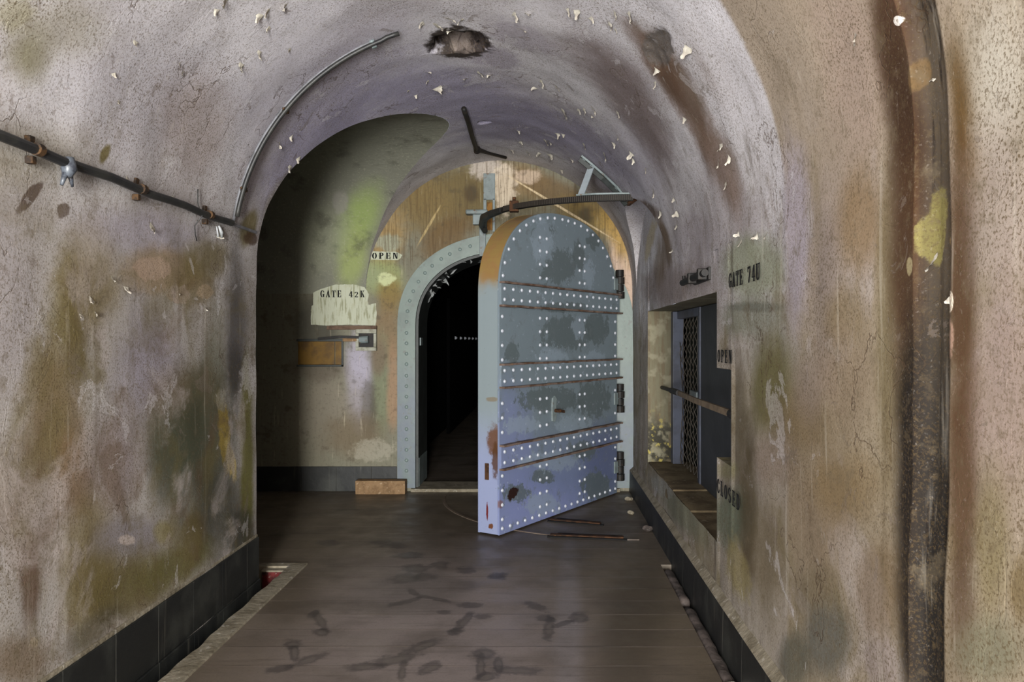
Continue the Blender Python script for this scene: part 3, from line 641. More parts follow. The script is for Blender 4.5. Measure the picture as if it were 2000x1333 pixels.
# dark chamber behind the mesh gate
r = MB(); X2 = 3.2
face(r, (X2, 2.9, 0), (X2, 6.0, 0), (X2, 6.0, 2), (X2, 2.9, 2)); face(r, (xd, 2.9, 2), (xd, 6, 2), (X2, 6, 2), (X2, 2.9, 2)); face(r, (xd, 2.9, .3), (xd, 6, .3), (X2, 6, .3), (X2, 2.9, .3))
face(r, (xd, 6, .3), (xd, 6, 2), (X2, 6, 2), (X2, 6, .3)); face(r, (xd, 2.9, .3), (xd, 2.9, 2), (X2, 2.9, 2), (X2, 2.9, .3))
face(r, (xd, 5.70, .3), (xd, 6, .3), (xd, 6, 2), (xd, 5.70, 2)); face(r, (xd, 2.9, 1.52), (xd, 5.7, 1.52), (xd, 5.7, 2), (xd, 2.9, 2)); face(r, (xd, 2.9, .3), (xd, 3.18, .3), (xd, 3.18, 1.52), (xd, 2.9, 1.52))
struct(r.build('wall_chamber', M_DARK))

mg = empty('mesh_gate', (1.0, 5.67, .40), 'grey steel gate with torn chain-link infill standing in the wall recess', 'gate')
o_ = mg.location
q = MB(o_); GX = 1.0
q.box((GX - .05, 5.60, .40), (GX + .03, 5.69, 1.515), .004); q.box((GX - .02, 4.80, .40), (GX + .03, 4.86, 1.515), .004)
q.box((GX - .02, 4.86, 1.46), (GX + .03, 5.60, 1.515), .004)
q.build('mesh_frame', simple('blue_grey_steel', (.28, .30, .36), .5, .4, 0, (.22, .23, .27), 8), mg)
MB(o_).box((GX - .012, 3.10, .40), (GX + .012, 4.82, 1.515), .003).build('sheet_panel', M_SHEET, mg)
# chain link: zig-zag wires interlocked, torn open at the upper far corner
q = MB(o_); pit = .115; ny = int(.80 / (pit / 2)); 
for i in range(ny):
    y0 = 4.83 + i * pit / 2 * 1.0 + .0
    pts = []; z = .42; kx = 0
    ztop = 1.50
    if y0 > 5.42: ztop = 1.34 - .05 * rnd.random() - .22 * (y0 - 5.42)
    while z < ztop:
        side = ((kx + i) % 2) * (pit * .5); bend = .045 * math.sin((z - .4) * 4.2) * max(0, (y0 - 5.0)) 
        pts.append((GX + .012 * (1 if kx % 2 else -1) * .3 + .003 * (i % 2) + .02 * max(0, (y0 - 5.2)) * math.sin(z * 9), y0 + side * .98 * 1.0 - bend, z)); z += pit * .36; kx += 1
    if len(pts) > 2: q.tube(pts, .0026, 5)
q.build('chain_link_mesh', simple('galvanised_wire', (.36, .34, .31), .5, .4, 0, (.28, .25, .21), 20), mg)
ct = MB(o_); ct.box((GX - .03, 4.86, .94), (GX, 5.08, .975), .003); ct.build('latch_plate', M_GREY, mg)

lb = empty('locking_bar', (.84, 3.3, .98), 'long slim iron bar across the wall recess opening, black at far end', 'bar')
q = MB(lb.location); q.tube([(.885, 5.70, .955), (.872, 5.2, .965)], .014); q.tube([(.872, 5.2, .965), (.868, 4.9, .968)], .02); q.build('bar_end', M_BLACK, lb)
q = MB(lb.location); q.bar([(.868, 4.9, .968), (.83, 4.2, .976), (.81, 3.24, .988)], .014, .03); q.build('bar_shaft', simple('tan_iron', (.46, .40, .32), .6, .3, 0, (.36, .3, .24), 14), lb)
q = MB(lb.location); q.tube([(.811, 3.30, .987), (.81, 3.20, .988)], .022); q.build('bar_stop', M_BLACK, lb)

wb = empty('wall_bolt', (XR, 3.82, 1.61), 'black iron sliding bolt on wall above the recessed opening', 'bolt')
q = MB(wb.location); q.box((XR - .012, 3.56, 1.585), (XR + .01, 3.92, 1.645), .004); q.build('bolt_plate', M_BLACK, wb)
q = MB(wb.location); q.tube([(XR - .03, 3.55, 1.616), (XR - .03, 4.12, 1.612)], .017); q.tube([(XR - .03, 4.06, 1.60), (XR - .035, 4.06, 1.645)], .009); q.build('bolt_rod', M_BLACK, wb)
for yy in (3.62, 3.86):
    MB(wb.location).box((XR - .052, yy - .02, 1.588), (XR - .005, yy + .02, 1.642), .006).build('bolt_guide', M_BLACK, wb)

# ------------------------------------------------------------------ the riveted gate leaf
GA = Mat('gate_paint', (.40, .445, .475), .42, .5)
flat_uv(GA); GA.uvpack = staticmethod(lambda a, b: (a, 0, b))
DG = lambda *a, **k: GA.stain(hit_door, *a, **k)
GA.blob = GA.noise(5.5, 9, .70); GA.fine = GA.noise(14, 10, .72)
DG(1090, 960, 120, 90, -20, (.39, .43, .57), .8, .7, .8); DG(1040, 1010, 90, 50, -20, (.46, .49, .66), .7, .6); DG(1000, 880, 40, 120, 0, (.43, .46, .62), .6, .6); DG(1180, 900, 40, 70, 0, (.31, .34, .47), .8, .6)  # lilac patches low on the leaf paint in cool light
DKP = (.305, .34, .35)
for a in ((1090, 520, 34, 34), (1065, 450, 20, 14), (1130, 500, 12, 30), (1160, 470, 14, 16), (1045, 455, 8, 12), (1110, 650, 50, 34), (1165, 640, 24, 30), (1080, 780, 60, 24), (1160, 780, 34, 34), (1000, 690, 14, 20), (1140, 880, 26, 18), (1165, 950, 26, 30), (1010, 965, 26, 18), (1060, 930, 22, 14), (1100, 600, 40, 10)):
    DG(a[0], a[1], a[2], a[3], 0, DKP, .85, .05, 3.2)
for a in ((1060, 470, 22, 44), (1150, 540, 10, 34), (1080, 700, 26, 20), (1130, 640, 12, 22), (1020, 830, 34, 16), (1120, 830, 34, 18), (1080, 900, 50, 18), (1020, 905, 20, 10), (1060, 985, 34, 20), (1160, 700, 20, 14)):
    DG(a[0], a[1], a[2], a[3], 0, (.50, .55, .60), .55, .06, 3.6)
GA.mix(GA.math('MULTIPLY', GA.ramp(GA.noise(11, 7, .7), .56, .62), .55), (.36, .39, .41)); GA.mix(GA.math('MULTIPLY', GA.ramp(GA.noise(26, 6, .7), .60, .66), .5), (.62, .66, .72))
DG(1002, 963, 8, 14, 30, (.15, .09, .08), 1, .06, 3.4); DG(978, 985, 5, 8, 0, (.4, .25, .16), .7, .3)
GA.mix(GA.ramp(GA.noise(46, 4, .7), .70, .74), (.30, .19, .12))
GA.bump(GA.ramp(GA.noise(11, 7, .7), .56, .62), .35, -.002); GA.bump(GA.noise(60, 3), .15, .003)
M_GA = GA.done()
GE = Mat('gate_edge_paint', (.46, .50, .515), .42, .5)
gz = GE.N.new('ShaderNodeSeparateXYZ'); GE.L.new(GE.obj, gz.inputs[0])
zz = GE.math('ADD', gz.outputs['Z'], GE.math('MULTIPLY', GE.math('SUBTRACT', GE.noise(4, 5), .5), .35))
GE.mix(GE.ramp(zz, .95, .35, 0, .85), (.50, .53, .66)); GE.mix(GE.ramp(zz, 1.60, 1.76, 0, .95), (.50, .40, .21)); GE.mix(GE.math('MULTIPLY', GE.ramp(zz, 1.60, 1.8), GE.ramp(GE.noise(12, 5), .45, .62, 0, .5)), (.50, .36, .24))  # lower lilac ramp paints in cool light; upper ochre is stain
def blob3(M, c, r, col, st=1, soft=.2, rough=1.0):
    n = M.N.new('ShaderNodeVectorMath'); n.operation = 'SUBTRACT'; n.inputs[1].default_value = c; M.L.new(M.obj, n.inputs[0])
    d = M.N.new('ShaderNodeVectorMath'); d.operation = 'DIVIDE'; d.inputs[1].default_value = r; M.L.new(n.outputs[0], d.inputs[0])
    l = M.N.new('ShaderNodeVectorMath'); l.operation = 'LENGTH'; M.L.new(d.outputs[0], l.inputs[0])
    q = M.math('ADD', l.outputs['Value'], M.math('MULTIPLY', M.math('SUBTRACT', M.noise(22, 9, .72), .5), rough * 2.0))
    M.mix(M.ramp(q, 1 + soft, 1 - soft, 0, st), col)
blob3(GE, (0, .04, .62), (.1, .06, .10), (.34, .21, .09), .9, .3); blob3(GE, (0, .03, .50), (.1, .03, .12), (.28, .18, .10), .9, .3); blob3(GE, (0, .1, .42), (.1, .012, .04), (.30, .16, .12)); blob3(GE, (0, .1, .14), (.1, .008, .06), (.36, .15, .16)); blob3(GE, (0, .07, .05), (.1, .02, .02), (.36, .22, .14)); blob3(GE, (0, .06, .90), (.1, .05, .015), (.42, .34, .2), .6)
GE.mix(GE.ramp(GE.noise(30, 5, .7), .66, .70, 0, .7), (.34, .28, .22)); GE.bump(GE.noise(30, 4), .12, .004)
M_GE = GE.done()

TH = .175
gate = empty('steel_gate', D0, 'heavy blue-grey riveted steel gate with arched top, standing half open', 'gate', rz=math.atan2(DD.y, DD.x))
GHS, GHR = 1.60, .635
def dpoly(inset=0):
    hw = DW / 2 - inset
    return [(DW / 2 + x, z) for x, z in arch(hw, GHS, GHR - inset, 56, 2.35, inset)]
Xv, Yv, Zv = Vector((1, 0, 0)), Vector((0, 1, 0)), Vector((0, 0, 1)); O0 = Vector((0, 0, 0))
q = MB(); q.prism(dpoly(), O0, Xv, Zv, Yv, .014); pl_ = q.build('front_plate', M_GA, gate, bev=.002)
q = MB(); q.prism(dpoly(), Yv * (TH - .014), Xv, Zv, Yv, .014); q.build('back_plate', M_GE, gate)
q = MB(); pp = dpoly(.002); n = len(pp)
vs = [(x, .013, z) for x, z in pp] + [(x, TH - .013, z) for x, z in pp]
q.add(vs, [(i, (i + 1) % n, n + (i + 1) % n, n + i) for i in range(n)]); eb = q.build('edge_band', M_GE, gate)
q = MB(); q.box((-.006, .085, .36), (.004, .115, .47), .002); q.build('bolt_slot', M_RUST, gate)
# small vertical rusty marks on the edge: slot frame
SZ = (1.60, 1.055, .515)
M_LIP = simple('rusty_lip', (.40, .34, .31), .7, .3, 0, (.28, .20, .15), 12, (.48, .38, .28), .4)
for z in SZ:
    st = MB().box((.0, -.016, z - .072), (DW + .02, 0, z + .072), .002).build('strap', M_GA, gate)
    for s in (-1, 1):
        zc = z + s * .078
        q = MB(); pts = [Vector((.0 + i * (DW + .03) / 40, -.022, zc + .0035 * noise.noise(Vector((i * .6, z * 9, s))))) for i in range(41)]
        q.bar(pts, .042, .013); q.build('strap_lip', M_LIP, st)
# rivets
def dome(r=.0135, hgt=.011, seg=10, rings=3):
    vs = []; fs = []
    for k in range(rings + 1):
        a = PI / 2 * k / rings; rr = r * math.cos(a); yy = -hgt * math.sin(a)
        if k == rings: vs.append((0, yy, 0)); break
        for j in range(seg): vs.append((rr * math.cos(2 * PI * j / seg), yy, rr * math.sin(2 * PI * j / seg)))
    for k in range(rings - 1):
        for j in range(seg): j2 = (j + 1) % seg; fs.append((k * seg + j, (k + 1) * seg + j, (k + 1) * seg + j2, k * seg + j2))
    t = len(vs) - 1
    for j in range(seg): fs.append(((rings - 1) * seg + j, t, (rings - 1) * seg + (j + 1) % seg))
    return vs, fs
dv_, df_ = dome()
M_RV = simple('rivet_paint', (.66, .67, .70), .4, .5, 0, (.58, .60, .64), 30)
rv = []   # (x, depth y, z)
for z in SZ:
    for i in range(17):
        for s in (-1, 1): rv.append((.04 + i * (DW - .08) / 16, -.016, z + s * .036))
clr = lambda z: all(abs(z - s) > .10 for s in SZ)
zlist = [.10 + i * .0965 for i in range(17)]
for z in zlist:
    if clr(z):
        rv.append((.035, 0, z)); rv.append((DW - .035, 0, z))
for i in range(1, 18): rv.append((.035 + i * (DW - .07) / 18, 0, .04))
rv.append((.035, 0, .04)); rv.append((DW - .035, 0, .04))
hw = DW / 2 - .035
ap = arch(hw, GHS, GHR - .035, 200, 2.35)[1:-1]; acc = 0; lastp = ap[0]; nxt = .115
for p in ap[1:]:
    acc += math.hypot(p[0] - lastp[0], p[1] - lastp[1]); lastp = p
    if acc >= nxt: rv.append((DW / 2 + p[0], 0, p[1])); nxt += .098
topz = lambda x: GHS + GHR * (1 - min(1, abs((x - DW / 2) / (DW / 2))) ** 2.35) ** (1 / 2.35)
for x in (.50, .59, 1.07, 1.15):
    for i in range(22):
        z = .10 + i * .0965
        if clr(z) and z < topz(x) - .10 and z > .09: rv.append((x, 0, z))
rv.sort(key=lambda a: a[0] + abs(a[2] - 1.2) * .1)
proto = None
for x, y, z in rv[:100]:
    if proto is None: proto = mkobj('rivet', dv_, df_, M_RV, gate); o = proto
    else: o = proto.copy(); COL.objects.link(o); o.parent = gate
    o.location = (x, y, z)
q = MB()
for x, y, z in rv[100:]: q.add([(a + x, b_ + y, c_ + z) for a, b_, c_ in dv_], df_)
tag(q.build('rivet', M_RV, gate, smooth=True), kind='stuff')
# keyhole plate with spindle
q = MB(); q.prism([(.655, .70), (.69, .69), (.712, .72), (.708, .80), (.718, .86), (.69, .885), (.66, .87), (.652, .80)], Vector((0, -.010, 0)), Xv, Zv, Yv, .012); hp = q.build('lock_plate', M_GREY, gate, bev=.002)
q = MB(); q.tube([(.69, -.008, .775), (.69, -.055, .775)], .013); q.bar([(.685, -.05, .778), (.75, -.052, .765)], .014, .02); q.build('lock_spindle', M_RUST, hp)
# hinges
for z in (1.77, .80, .22):
    hg = MB(); 
    for k_ in range(4):
        hg.tube([(DW + .035, -.01, z - .12 + k_ * .062), (DW + .035, -.01, z - .064 + k_ * .062)], .034 if k_ % 2 else .040, 14)
    hj = hg.build('hinge', M_BLACK, gate)
    MB().box((DW - .06, -.012, z - .05), (DW + .05, .0, z + .05), .003).build('hinge_leaf', M_GREY, hj)

# ------------------------------------------------------------------ gate frame
gf = empty('gate_frame', (FXC, YE, 0), 'pale grey-green riveted steel frame around the dark arched opening', 'gate frame')
of = gf.location
def ringmesh(name, a, b, y0, y1, mat, parent, ctr=FXC):
    """solid arched ring between outlines a and b"""
    n = len(a); P4 = []
    for y in (y0, y1):
        for L_ in (a, b): P4 += [Vector((ctr + x, y, z)) for x, z in L_]
    fs = []
    for i in range(n - 1):
        fs += [(i, i + 1, n + i + 1, n + i), (2 * n + i, 3 * n + i, 3 * n + i + 1, 2 * n + i + 1), (i, 2 * n + i, 2 * n + i + 1, i + 1), (n + i, n + i + 1, 3 * n + i + 1, 3 * n + i)]
    for e in (0, n - 1): fs.append((e, n + e, 3 * n + e, 2 * n + e))
    return MB(parent.location).add(P4, fs).build(name, mat, parent)
oa = arch(FHW + .155, FZS, FRI + .155, 44, 2.25, .03); ia = arch(FHW, FZS, FRI, 44, 2.3, .03)
M_FR = Mat('gate_frame_paint', (.375, .43, .405), .45, .45); M_FR.mix(M_FR.ramp(M_FR.noise(5, 6), .45, .65, 0, .7), (.32, .365, .345)); 
fz = M_FR.N.new('ShaderNodeSeparateXYZ'); M_FR.L.new(M_FR.obj, fz.inputs[0]); M_FR.mix(M_FR.math('MULTIPLY', M_FR.ramp(fz.outputs['Z'], 1.25, .7), M_FR.ramp(M_FR.noise(7, 5), .3, .6, .4, 1)), (.355, .39, .43)); M_FR.mix(M_FR.ramp(M_FR.noise(22, 6), .62, .68, 0, .8), (.34, .36, .34)); M_FR.bump(M_FR.noise(30, 4), .2, .005); M_FR = M_FR.done()
ringmesh('flange', oa, ia, YE - .025, YE + .004, M_FR, gf)
ib = arch(FHW - .008, FZS, FRI - .008, 44, 2.3, .03)
ringmesh('jamb', arch(FHW + .006, FZS, FRI + .006, 44, 2.3, .03), arch(FHW - .02, FZS, FRI - .02, 44, 2.3, .03), YE + .02, YE + .52, M_DKPAINT, gf)
dv2, df2 = dome(.016, .012)
fr_pts = []
for L_, inset in ((arch(FHW + .075, FZS, FRI + .085, 300, 2.28, .03), 0),):
    acc = 0; lp = L_[0]; nx = .05
    pts = [L_[0]] + [(L_[0][0], .03 + i * .01) for i in range(1, 139)] + L_[1:]
    lp = pts[0]
    for p in pts[1:]:
        acc += math.hypot(p[0] - lp[0], p[1] - lp[1]); lp = p
        if acc >= nx and p[0] < .35: fr_pts.append(p); nx += .092
M_FRV = simple('frame_rivet_paint', (.44, .49, .48), .45, .45)
pr2 = None
for x, z in fr_pts:
    if pr2 is None: pr2 = mkobj('rivet', dv2, df2, M_FRV, gf); o = pr2
    else: o = pr2.copy(); COL.objects.link(o); o.parent = gf
    o.location = (x, -.025, z)
MB(of).box((FXC - FHW - .001, YE + .10, 1.26), (FXC - FHW + .03, YE + .22, 1.33), .004).build('keeper', M_GREY, gf)
MB(of).box((FXC - FHW - .001, YE + .05, .03), (FXC - FHW + .024, YE + .5, .28), .004).build('kick_plate', M_GREY, gf)
MB(of).box((-.545, YE - .05, 2.03), (-.49, YE - .02, 2.28), .004).build('cleat', M_GREY, gf)

# shreds of peeling paint hanging in the frame's arch
M_PEEL = simple('grey_paint_shred', (.58, .59, .59), .6, .3, 0, (.44, .45, .45), 30)
for i in range(26):
    a = PI * (.10 + .37 * rnd.random() ** .8); k_ = rnd.uniform(.955, .985)
    x = -FHW * k_ * abs(math.cos(a)) ** .87; z = FZS + FRI * k_ * math.sin(a) ** .87
    L0 = .012 + .055 * rnd.random() ** 2.2; w = .006 + .014 * rnd.random(); yy = .03 + .35 * rnd.random(); dx = rnd.uniform(-.03, .03); dz = rnd.uniform(-.012, .012)
    vs = [(x - w, yy, z - dz), (x + w, yy + .01, z + dz), (x + w * rnd.uniform(.3, 1.2) + dx, yy - .015, z - L0 * .5), (x - w * rnd.uniform(.4, 1.1) + dx, yy - .01, z - L0 * .6), (x + dx * 1.8 - w * .5, yy - .03, z - L0), (x + dx * 1.4 + w * .4, yy - .02, z - L0 * .85)]
    o = mkobj('peeling_strip', vs, [(0, 1, 2, 3), (3, 2, 5, 4)], M_PEEL, gf, False); m_ = o.modifiers.new('thickness', 'SOLIDIFY'); m_.thickness = .0015

# ------------------------------------------------------------------ curved rack, bracket, hanger
HC = Vector((.63, 6.50, 2.30)); RR = 1.135
def rk(a, r=RR, z=0): return HC + Vector((math.cos(math.radians(a)) * r, math.sin(math.radians(a)) * r, z))
rack = empty('toothed_rack', rk(-90), 'dark curved toothed rack bar arching above the gate leaf', 'rack')
q = MB(rack.location); q.bar([rk(-90 - i * 1.6) for i in range(51)], .026, .040); q.build('rack_bar', M_BLACK, rack)
q = MB(rack.location)
for i in range(74):
    a = -90 - .3 - i * .72; p = rk(a, RR + .018); d = Vector((math.cos(math.radians(a)), math.sin(math.radians(a)), 0)); t = Vector((-d.y, d.x, 0))
    q.prism([(-.0045, -.019), (.0045, -.019), (.0045, .019), (-.0045, .019)], p, t, Zv, d, .013)
q.build('rack_teeth', simple('dusty_iron', (.17, .15, .13), .7, .3, 0, (.16, .14, .12), 20), rack)
q = MB(rack.location); q.tube([rk(-146), rk(-156), rk(-166, RR + .005), rk(-175, RR, -.03), rk(-178, RR - .02, -.08)], [.024, .030, .034, .034, .022], 12); q.build('rack_sleeve', M_PIPE, rack)
q = MB(rack.location); c0 = rk(-138); q.box(c0 - Vector((.035, .035, .035)), c0 + Vector((.035, .035, .045)), .006); q.tube([c0 + Zv * .04, c0 + Zv * .075], .014); q.build('rack_clamp', M_RUST, rack)
bk = empty('wall_bracket', hit_main(1222, 372)[2], 'triangular grey steel bracket bolted to vault, holding the rack end', 'bracket')
ob = bk.location
q = MB(ob); q.bar([rk(-88, RR - .005, .030), rk(-95, RR - .005, .030), rk(-103, RR, .030), rk(-110, RR, .030)], .05, .012); q.build('arm', M_GREY, bk, bev=.001)
pa = [hit_main(x, y) for x, y in ((1138, 300), (1160, 318), (1185, 340), (1210, 364), (1232, 392))]
cen = lambda p: (Vector((XC, p.y, ZS)) - p).normalized()
pts = [p[2] + cen(p[2]) * .022 for p in pa]
q = MB(ob)
for i in range(4):
    a_, b_ = pts[i], pts[i + 1]; nrm = cen((a_ + b_) / 2); q.bar([a_, b_], .055, .014, nrm)
q.build('vault_plate', M_GREY, bk)
q = MB(ob)
for i in range(4):
    a_, b_ = pts[i], pts[i + 1]; nrm = cen((a_ + b_) / 2); q.bar([a_ - Vector((.0, .03, .02)) * .6 + nrm * .02, b_ - Vector((.0, .03, .02)) * .6 + nrm * .02], .012, .03, nrm)
q.build('plate_flange', M_DKPAINT, bk)
top = pts[1]; bot = rk(-108.5, RR, .03)
q = MB(ob); q.bar([bot, top], .045, .014, (HC - bot).normalized()); q.build('strut', simple('pale_grey_paint', (.55, .58, .60), .5, .4, 0, (.52, .55, .57), 9), bk)
for p in (pts[0] * .7 + pts[1] * .3, pts[3] * .6 + pts[4] * .4, pts[3]):
    q = MB(ob); nn_ = cen(p); q.tube([p, p + nn_ * .022], .016, 6); q.build('bolt_head', M_GREY, bk)
# link from the bracket down to the rack end
q = MB(ob); q.bar([pts[4] + Vector((0, 0, 0)), rk(-89, RR - .01, .01)], .03, .05); q.build('end_lug', M_RUST, bk)

hn = empty('hanger_strap', (-.46, YE, 2.10), 'forked grey steel hanger on end wall above the gate opening', 'hanger')
oh = hn.location
q = MB(oh); q.box((-.512, YE - .02, 2.52), (-.412, YE, 2.75), .003); q.box((-.512, YE - .02, 2.28), (-.486, YE, 2.53), .002); q.box((-.432, YE - .02, 2.245), (-.412, YE, 2.53), .002); q.build('strap', M_GREY, hn)
q = MB(oh); q.box((-.482, YE - .012, 2.26), (-.436, YE, 2.50), .003); q.build('wedge', simple('ochre_wood', (.50, .36, .18), .8, .2, 0, (.36, .24, .12), 20), hn)
q = MB(oh); q.box((-.66, YE - .10, 2.385), (-.47, YE, 2.425), .014); q.box((-.60, YE - .07, 2.30), (-.52, YE, 2.39), .006); q.build('bracket_arm', M_GREY, hn)
q = MB(oh)
for z in (2.60, 2.70): q.tube([(-.462, YE - .02, z), (-.462, YE - .03, z)], .012, 8)
q.build('bolt_head', M_GREY, hn)

# ------------------------------------------------------------------ pipes and cables
def on(px, py, off=.02):
    s, Y, p = hit_main(px, py)
    n = Vector((1 if px < VX else -1, 0, 0)) if p.z <= ZS else cen(p)
    return p + n * off
wp = empty('wall_pipe', (XL + .03, 3.7, 1.87), 'straight black pipe clipped level along the left wall', 'pipe')
q = MB(wp.location); q.tube([(XC - math.sqrt(R * R - .0225) + .03, 1.0 + i * .138, 1.862 + .004 * math.sin(i * 1.7)) for i in range(20)] + [Vector((XC - math.sqrt(R * R - .0225) + .03, 3.68, 1.866))], .0155, 10); q.build('pipe_run', M_PIPE, wp)
q = MB(wp.location); q.bar([(XL + .035, 3.68, 1.865), (XL + .03, 4.02, 1.868)], .012, .012); q.build('pipe_stub', M_CONDUIT, wp)
xw = XC - math.sqrt(R * R - .0225) + .03
for Y in (2.262, 2.85, 3.43):
    q = MB(wp.location); q.tube([(xw + .004, Y - .012, 1.864), (xw + .004, Y + .012, 1.864)], .019, 12); q.box((xw - .03, Y - .012, 1.882), (xw - .012, Y + .012, 1.905), .003); q.box((xw - .03, Y - .01, 1.822), (xw - .006, Y + .01, 1.845), .003); q.build('pipe_clip', M_CLIP, wp)
ins = empty('pipe_insulator', (xw, 2.41, 1.84), 'small broken grey porcelain knob hanging under the left wall pipe', 'insulator')
q = MB(ins.location); q.tube([(xw, 2.41, 1.875), (xw + .004, 2.41, 1.84), (xw + .004, 2.40, 1.815)], [.018, .024, .012], 10); q.tube([(xw, 2.40, 1.83), (xw - .004, 2.385, 1.785)], [.010, .005], 8); q.tube([(xw, 2.42, 1.83), (xw - .004, 2.44, 1.79)], [.010, .004], 8)
q.build('knob', simple('grey_porcelain', (.30, .32, .35), .4, .5, 0, (.17, .18, .21), 50), ins, smooth=True)
hw_ = MB(); hw_.tube([on(382, 368, .01), on(380, 395, .014), on(377, 420, .04), on(374, 440, .014), on(377, 458, .01), on(381, 470, .008)], .0022, 6)
tag(hw_.build('loose_wire', M_PIPE, smooth=True), 'thin dark loose wire curling over the left wall pipe', 'wire')
tail = MB(); tail.tube([on(421, 440, .015), on(424, 452, .02), on(427, 468, .015)], [.004, .009, .003], 6); tail.tube([on(418, 441, .012), on(420, 462, .015)], [.003, .005], 6)
tag(tail.build('cable_tail', simple('frayed_insulation', (.60, .61, .62), .6, .3, 0, (.4, .42, .42), 30), smooth=True), 'frayed pale cable end below the wall pipe, near the passage corner', 'cable')

ac = empty('arched_conduit', on(438, 425, .0), 'slim grey conduit bent round the left haunch of the vault', 'conduit')
def arc_pt(th, off, Y): n = Vector((-math.cos(th), 0, math.sin(th))); return Vector((XC, Y, ZS)) + n * (R - off)
th0 = math.atan2(on(438, 425, 0).z - ZS, -(on(438, 425, 0).x - XC)); th1 = math.atan2(on(735, 85, 0).z - ZS, -(on(735, 85, 0).x - XC))
YA = 3.74
q = MB(ac.location); q.tube([arc_pt(th0 + (th1 - th0) * i / 40, .008, YA + .006) for i in range(41)], .008, 10); q.build('conduit_tube', M_CONDUIT, ac, smooth=True)
q = MB(ac.location); q.tube([arc_pt(th0 + (th1 - th0 + .09) * i / 40 + .02, (.026 if i < 38 else .02), YA - .004) for i in range(41)], .011, 10); q.build('conduit_cable', M_PIPE, ac, smooth=True)
for fr_ in (.14, .52, .99):
    th = th0 + (th1 - th0) * fr_; q = MB(ac.location); p = arc_pt(th, .02, YA + .01); t = Vector((math.sin(th), 0, math.cos(th)))
    q.tube([p - t * .012, p + t * .012], .016 if fr_ < .9 else .022, 10); q.tube([p + Vector((0, -.035, 0)), p + Vector((0, .04, 0))], .006, 6); q.build('conduit_clip', M_CLIP if fr_ < .9 else M_GREY, ac)

cp = empty('ceiling_pipe', on(906, 208, .0), 'short black cranked pipe on the vault crown before the end wall', 'pipe')
q = MB(cp.location); q.tube([on(905, 206, .022), on(914, 232, .024), on(922, 262, .026), on(930, 284, .03), on(955, 293, .026), on(988, 303, .02)], [.018, .018, .018, .02, .013, .013], 10); q.build('pipe_run', M_BLACK, cp, smooth=True)
q = MB(cp.location); q.tube([on(930, 284, .05), on(931, 286, .0)], .026, 10); q.build('pipe_elbow', M_BLACK, cp)

# ------------------------------------------------------------------ lever box, ochre niche, boards on the end wall
kE = YE / F
def EX(px): return (px - VX) * kE
def EZ(py): return H + (VY - py) * kE
lv = empty('lever_box', (EX(718), YE, EZ(680)), 'pale square wall box with dark recess and projecting iron lever', 'switch box')
q = MB(lv.location)
q.box((EX(697), YE - .05, EZ(651)), (EX(737), YE, EZ(643)), .003); q.box((EX(697), YE - .05, EZ(685)), (EX(737), YE, EZ(678)), .003); q.box((EX(697), YE - .05, EZ(677.5)), (EX(703), YE, EZ(651.5)), .001); q.box((EX(732), YE - .05, EZ(677.5)), (EX(737), YE, EZ(651.5)), .001); q.build('box_frame', simple('dirty_white_paint', (.58, .58, .53), .6, .3, 0, (.45, .44, .38), 16), lv)
MB(lv.location).box((EX(702), YE - .012, EZ(679)), (EX(733), YE - .002, EZ(650))).build('box_back', M_BLACK, lv)
q = MB(lv.location); q.tube([(EX(705), YE - .05, EZ(664)), (EX(722), YE - .05, EZ(663))], .032, 12); q.build('lever_hub', M_GREY, lv)
q = MB(lv.location); q.bar([(EX(625), YE - .06, EZ(662)), (EX(665), YE - .06, EZ(658)), (EX(708), YE - .05, EZ(659))], .02, .022); q.build('lever_rod', M_BLACK, lv)
q = MB(lv.location); q.box((EX(672), YE - .05, EZ(667)), (EX(700), YE - .02, EZ(660)), .003); q.build('lever_link', M_WOOD, lv)
pb = MB(); pb.box((EX(640), YE - .035, EZ(644)), (EX(737), YE, EZ(636)), .003); tag(pb.build('wall_batten', simple('brown_batten', (.38, .31, .26), .8, .2, 0, (.28, .22, .18), 14)), 'narrow brown batten directly under the whitewashed patch of the end wall', 'batten')
nb = empty('ochre_panel', (EX(627), YE, EZ(713)), 'ochre yellow painted panel let into the end wall, half in shadow', 'panel')
MB(nb.location).box((EX(583), YE - .012, EZ(712)), (EX(654), YE - .001, EZ(667)), .002).build('panel_board', M_OCHRE, nb)
MB(nb.location).box((EX(655.5), YE - .012, EZ(712)), (EX(668), YE - .001, EZ(667)), .002).build('panel_side', M_OCHRE, nb)
q = MB(nb.location); q.box((EX(581), YE - .03, EZ(667)), (EX(671), YE, EZ(662)), .002); q.box((EX(581), YE - .025, EZ(716)), (EX(671), YE, EZ(712)), .002); q.box((EX(668), YE - .025, EZ(716)), (EX(671), YE, EZ(663)), .002); q.build('panel_frame', M_DKPAINT, nb)

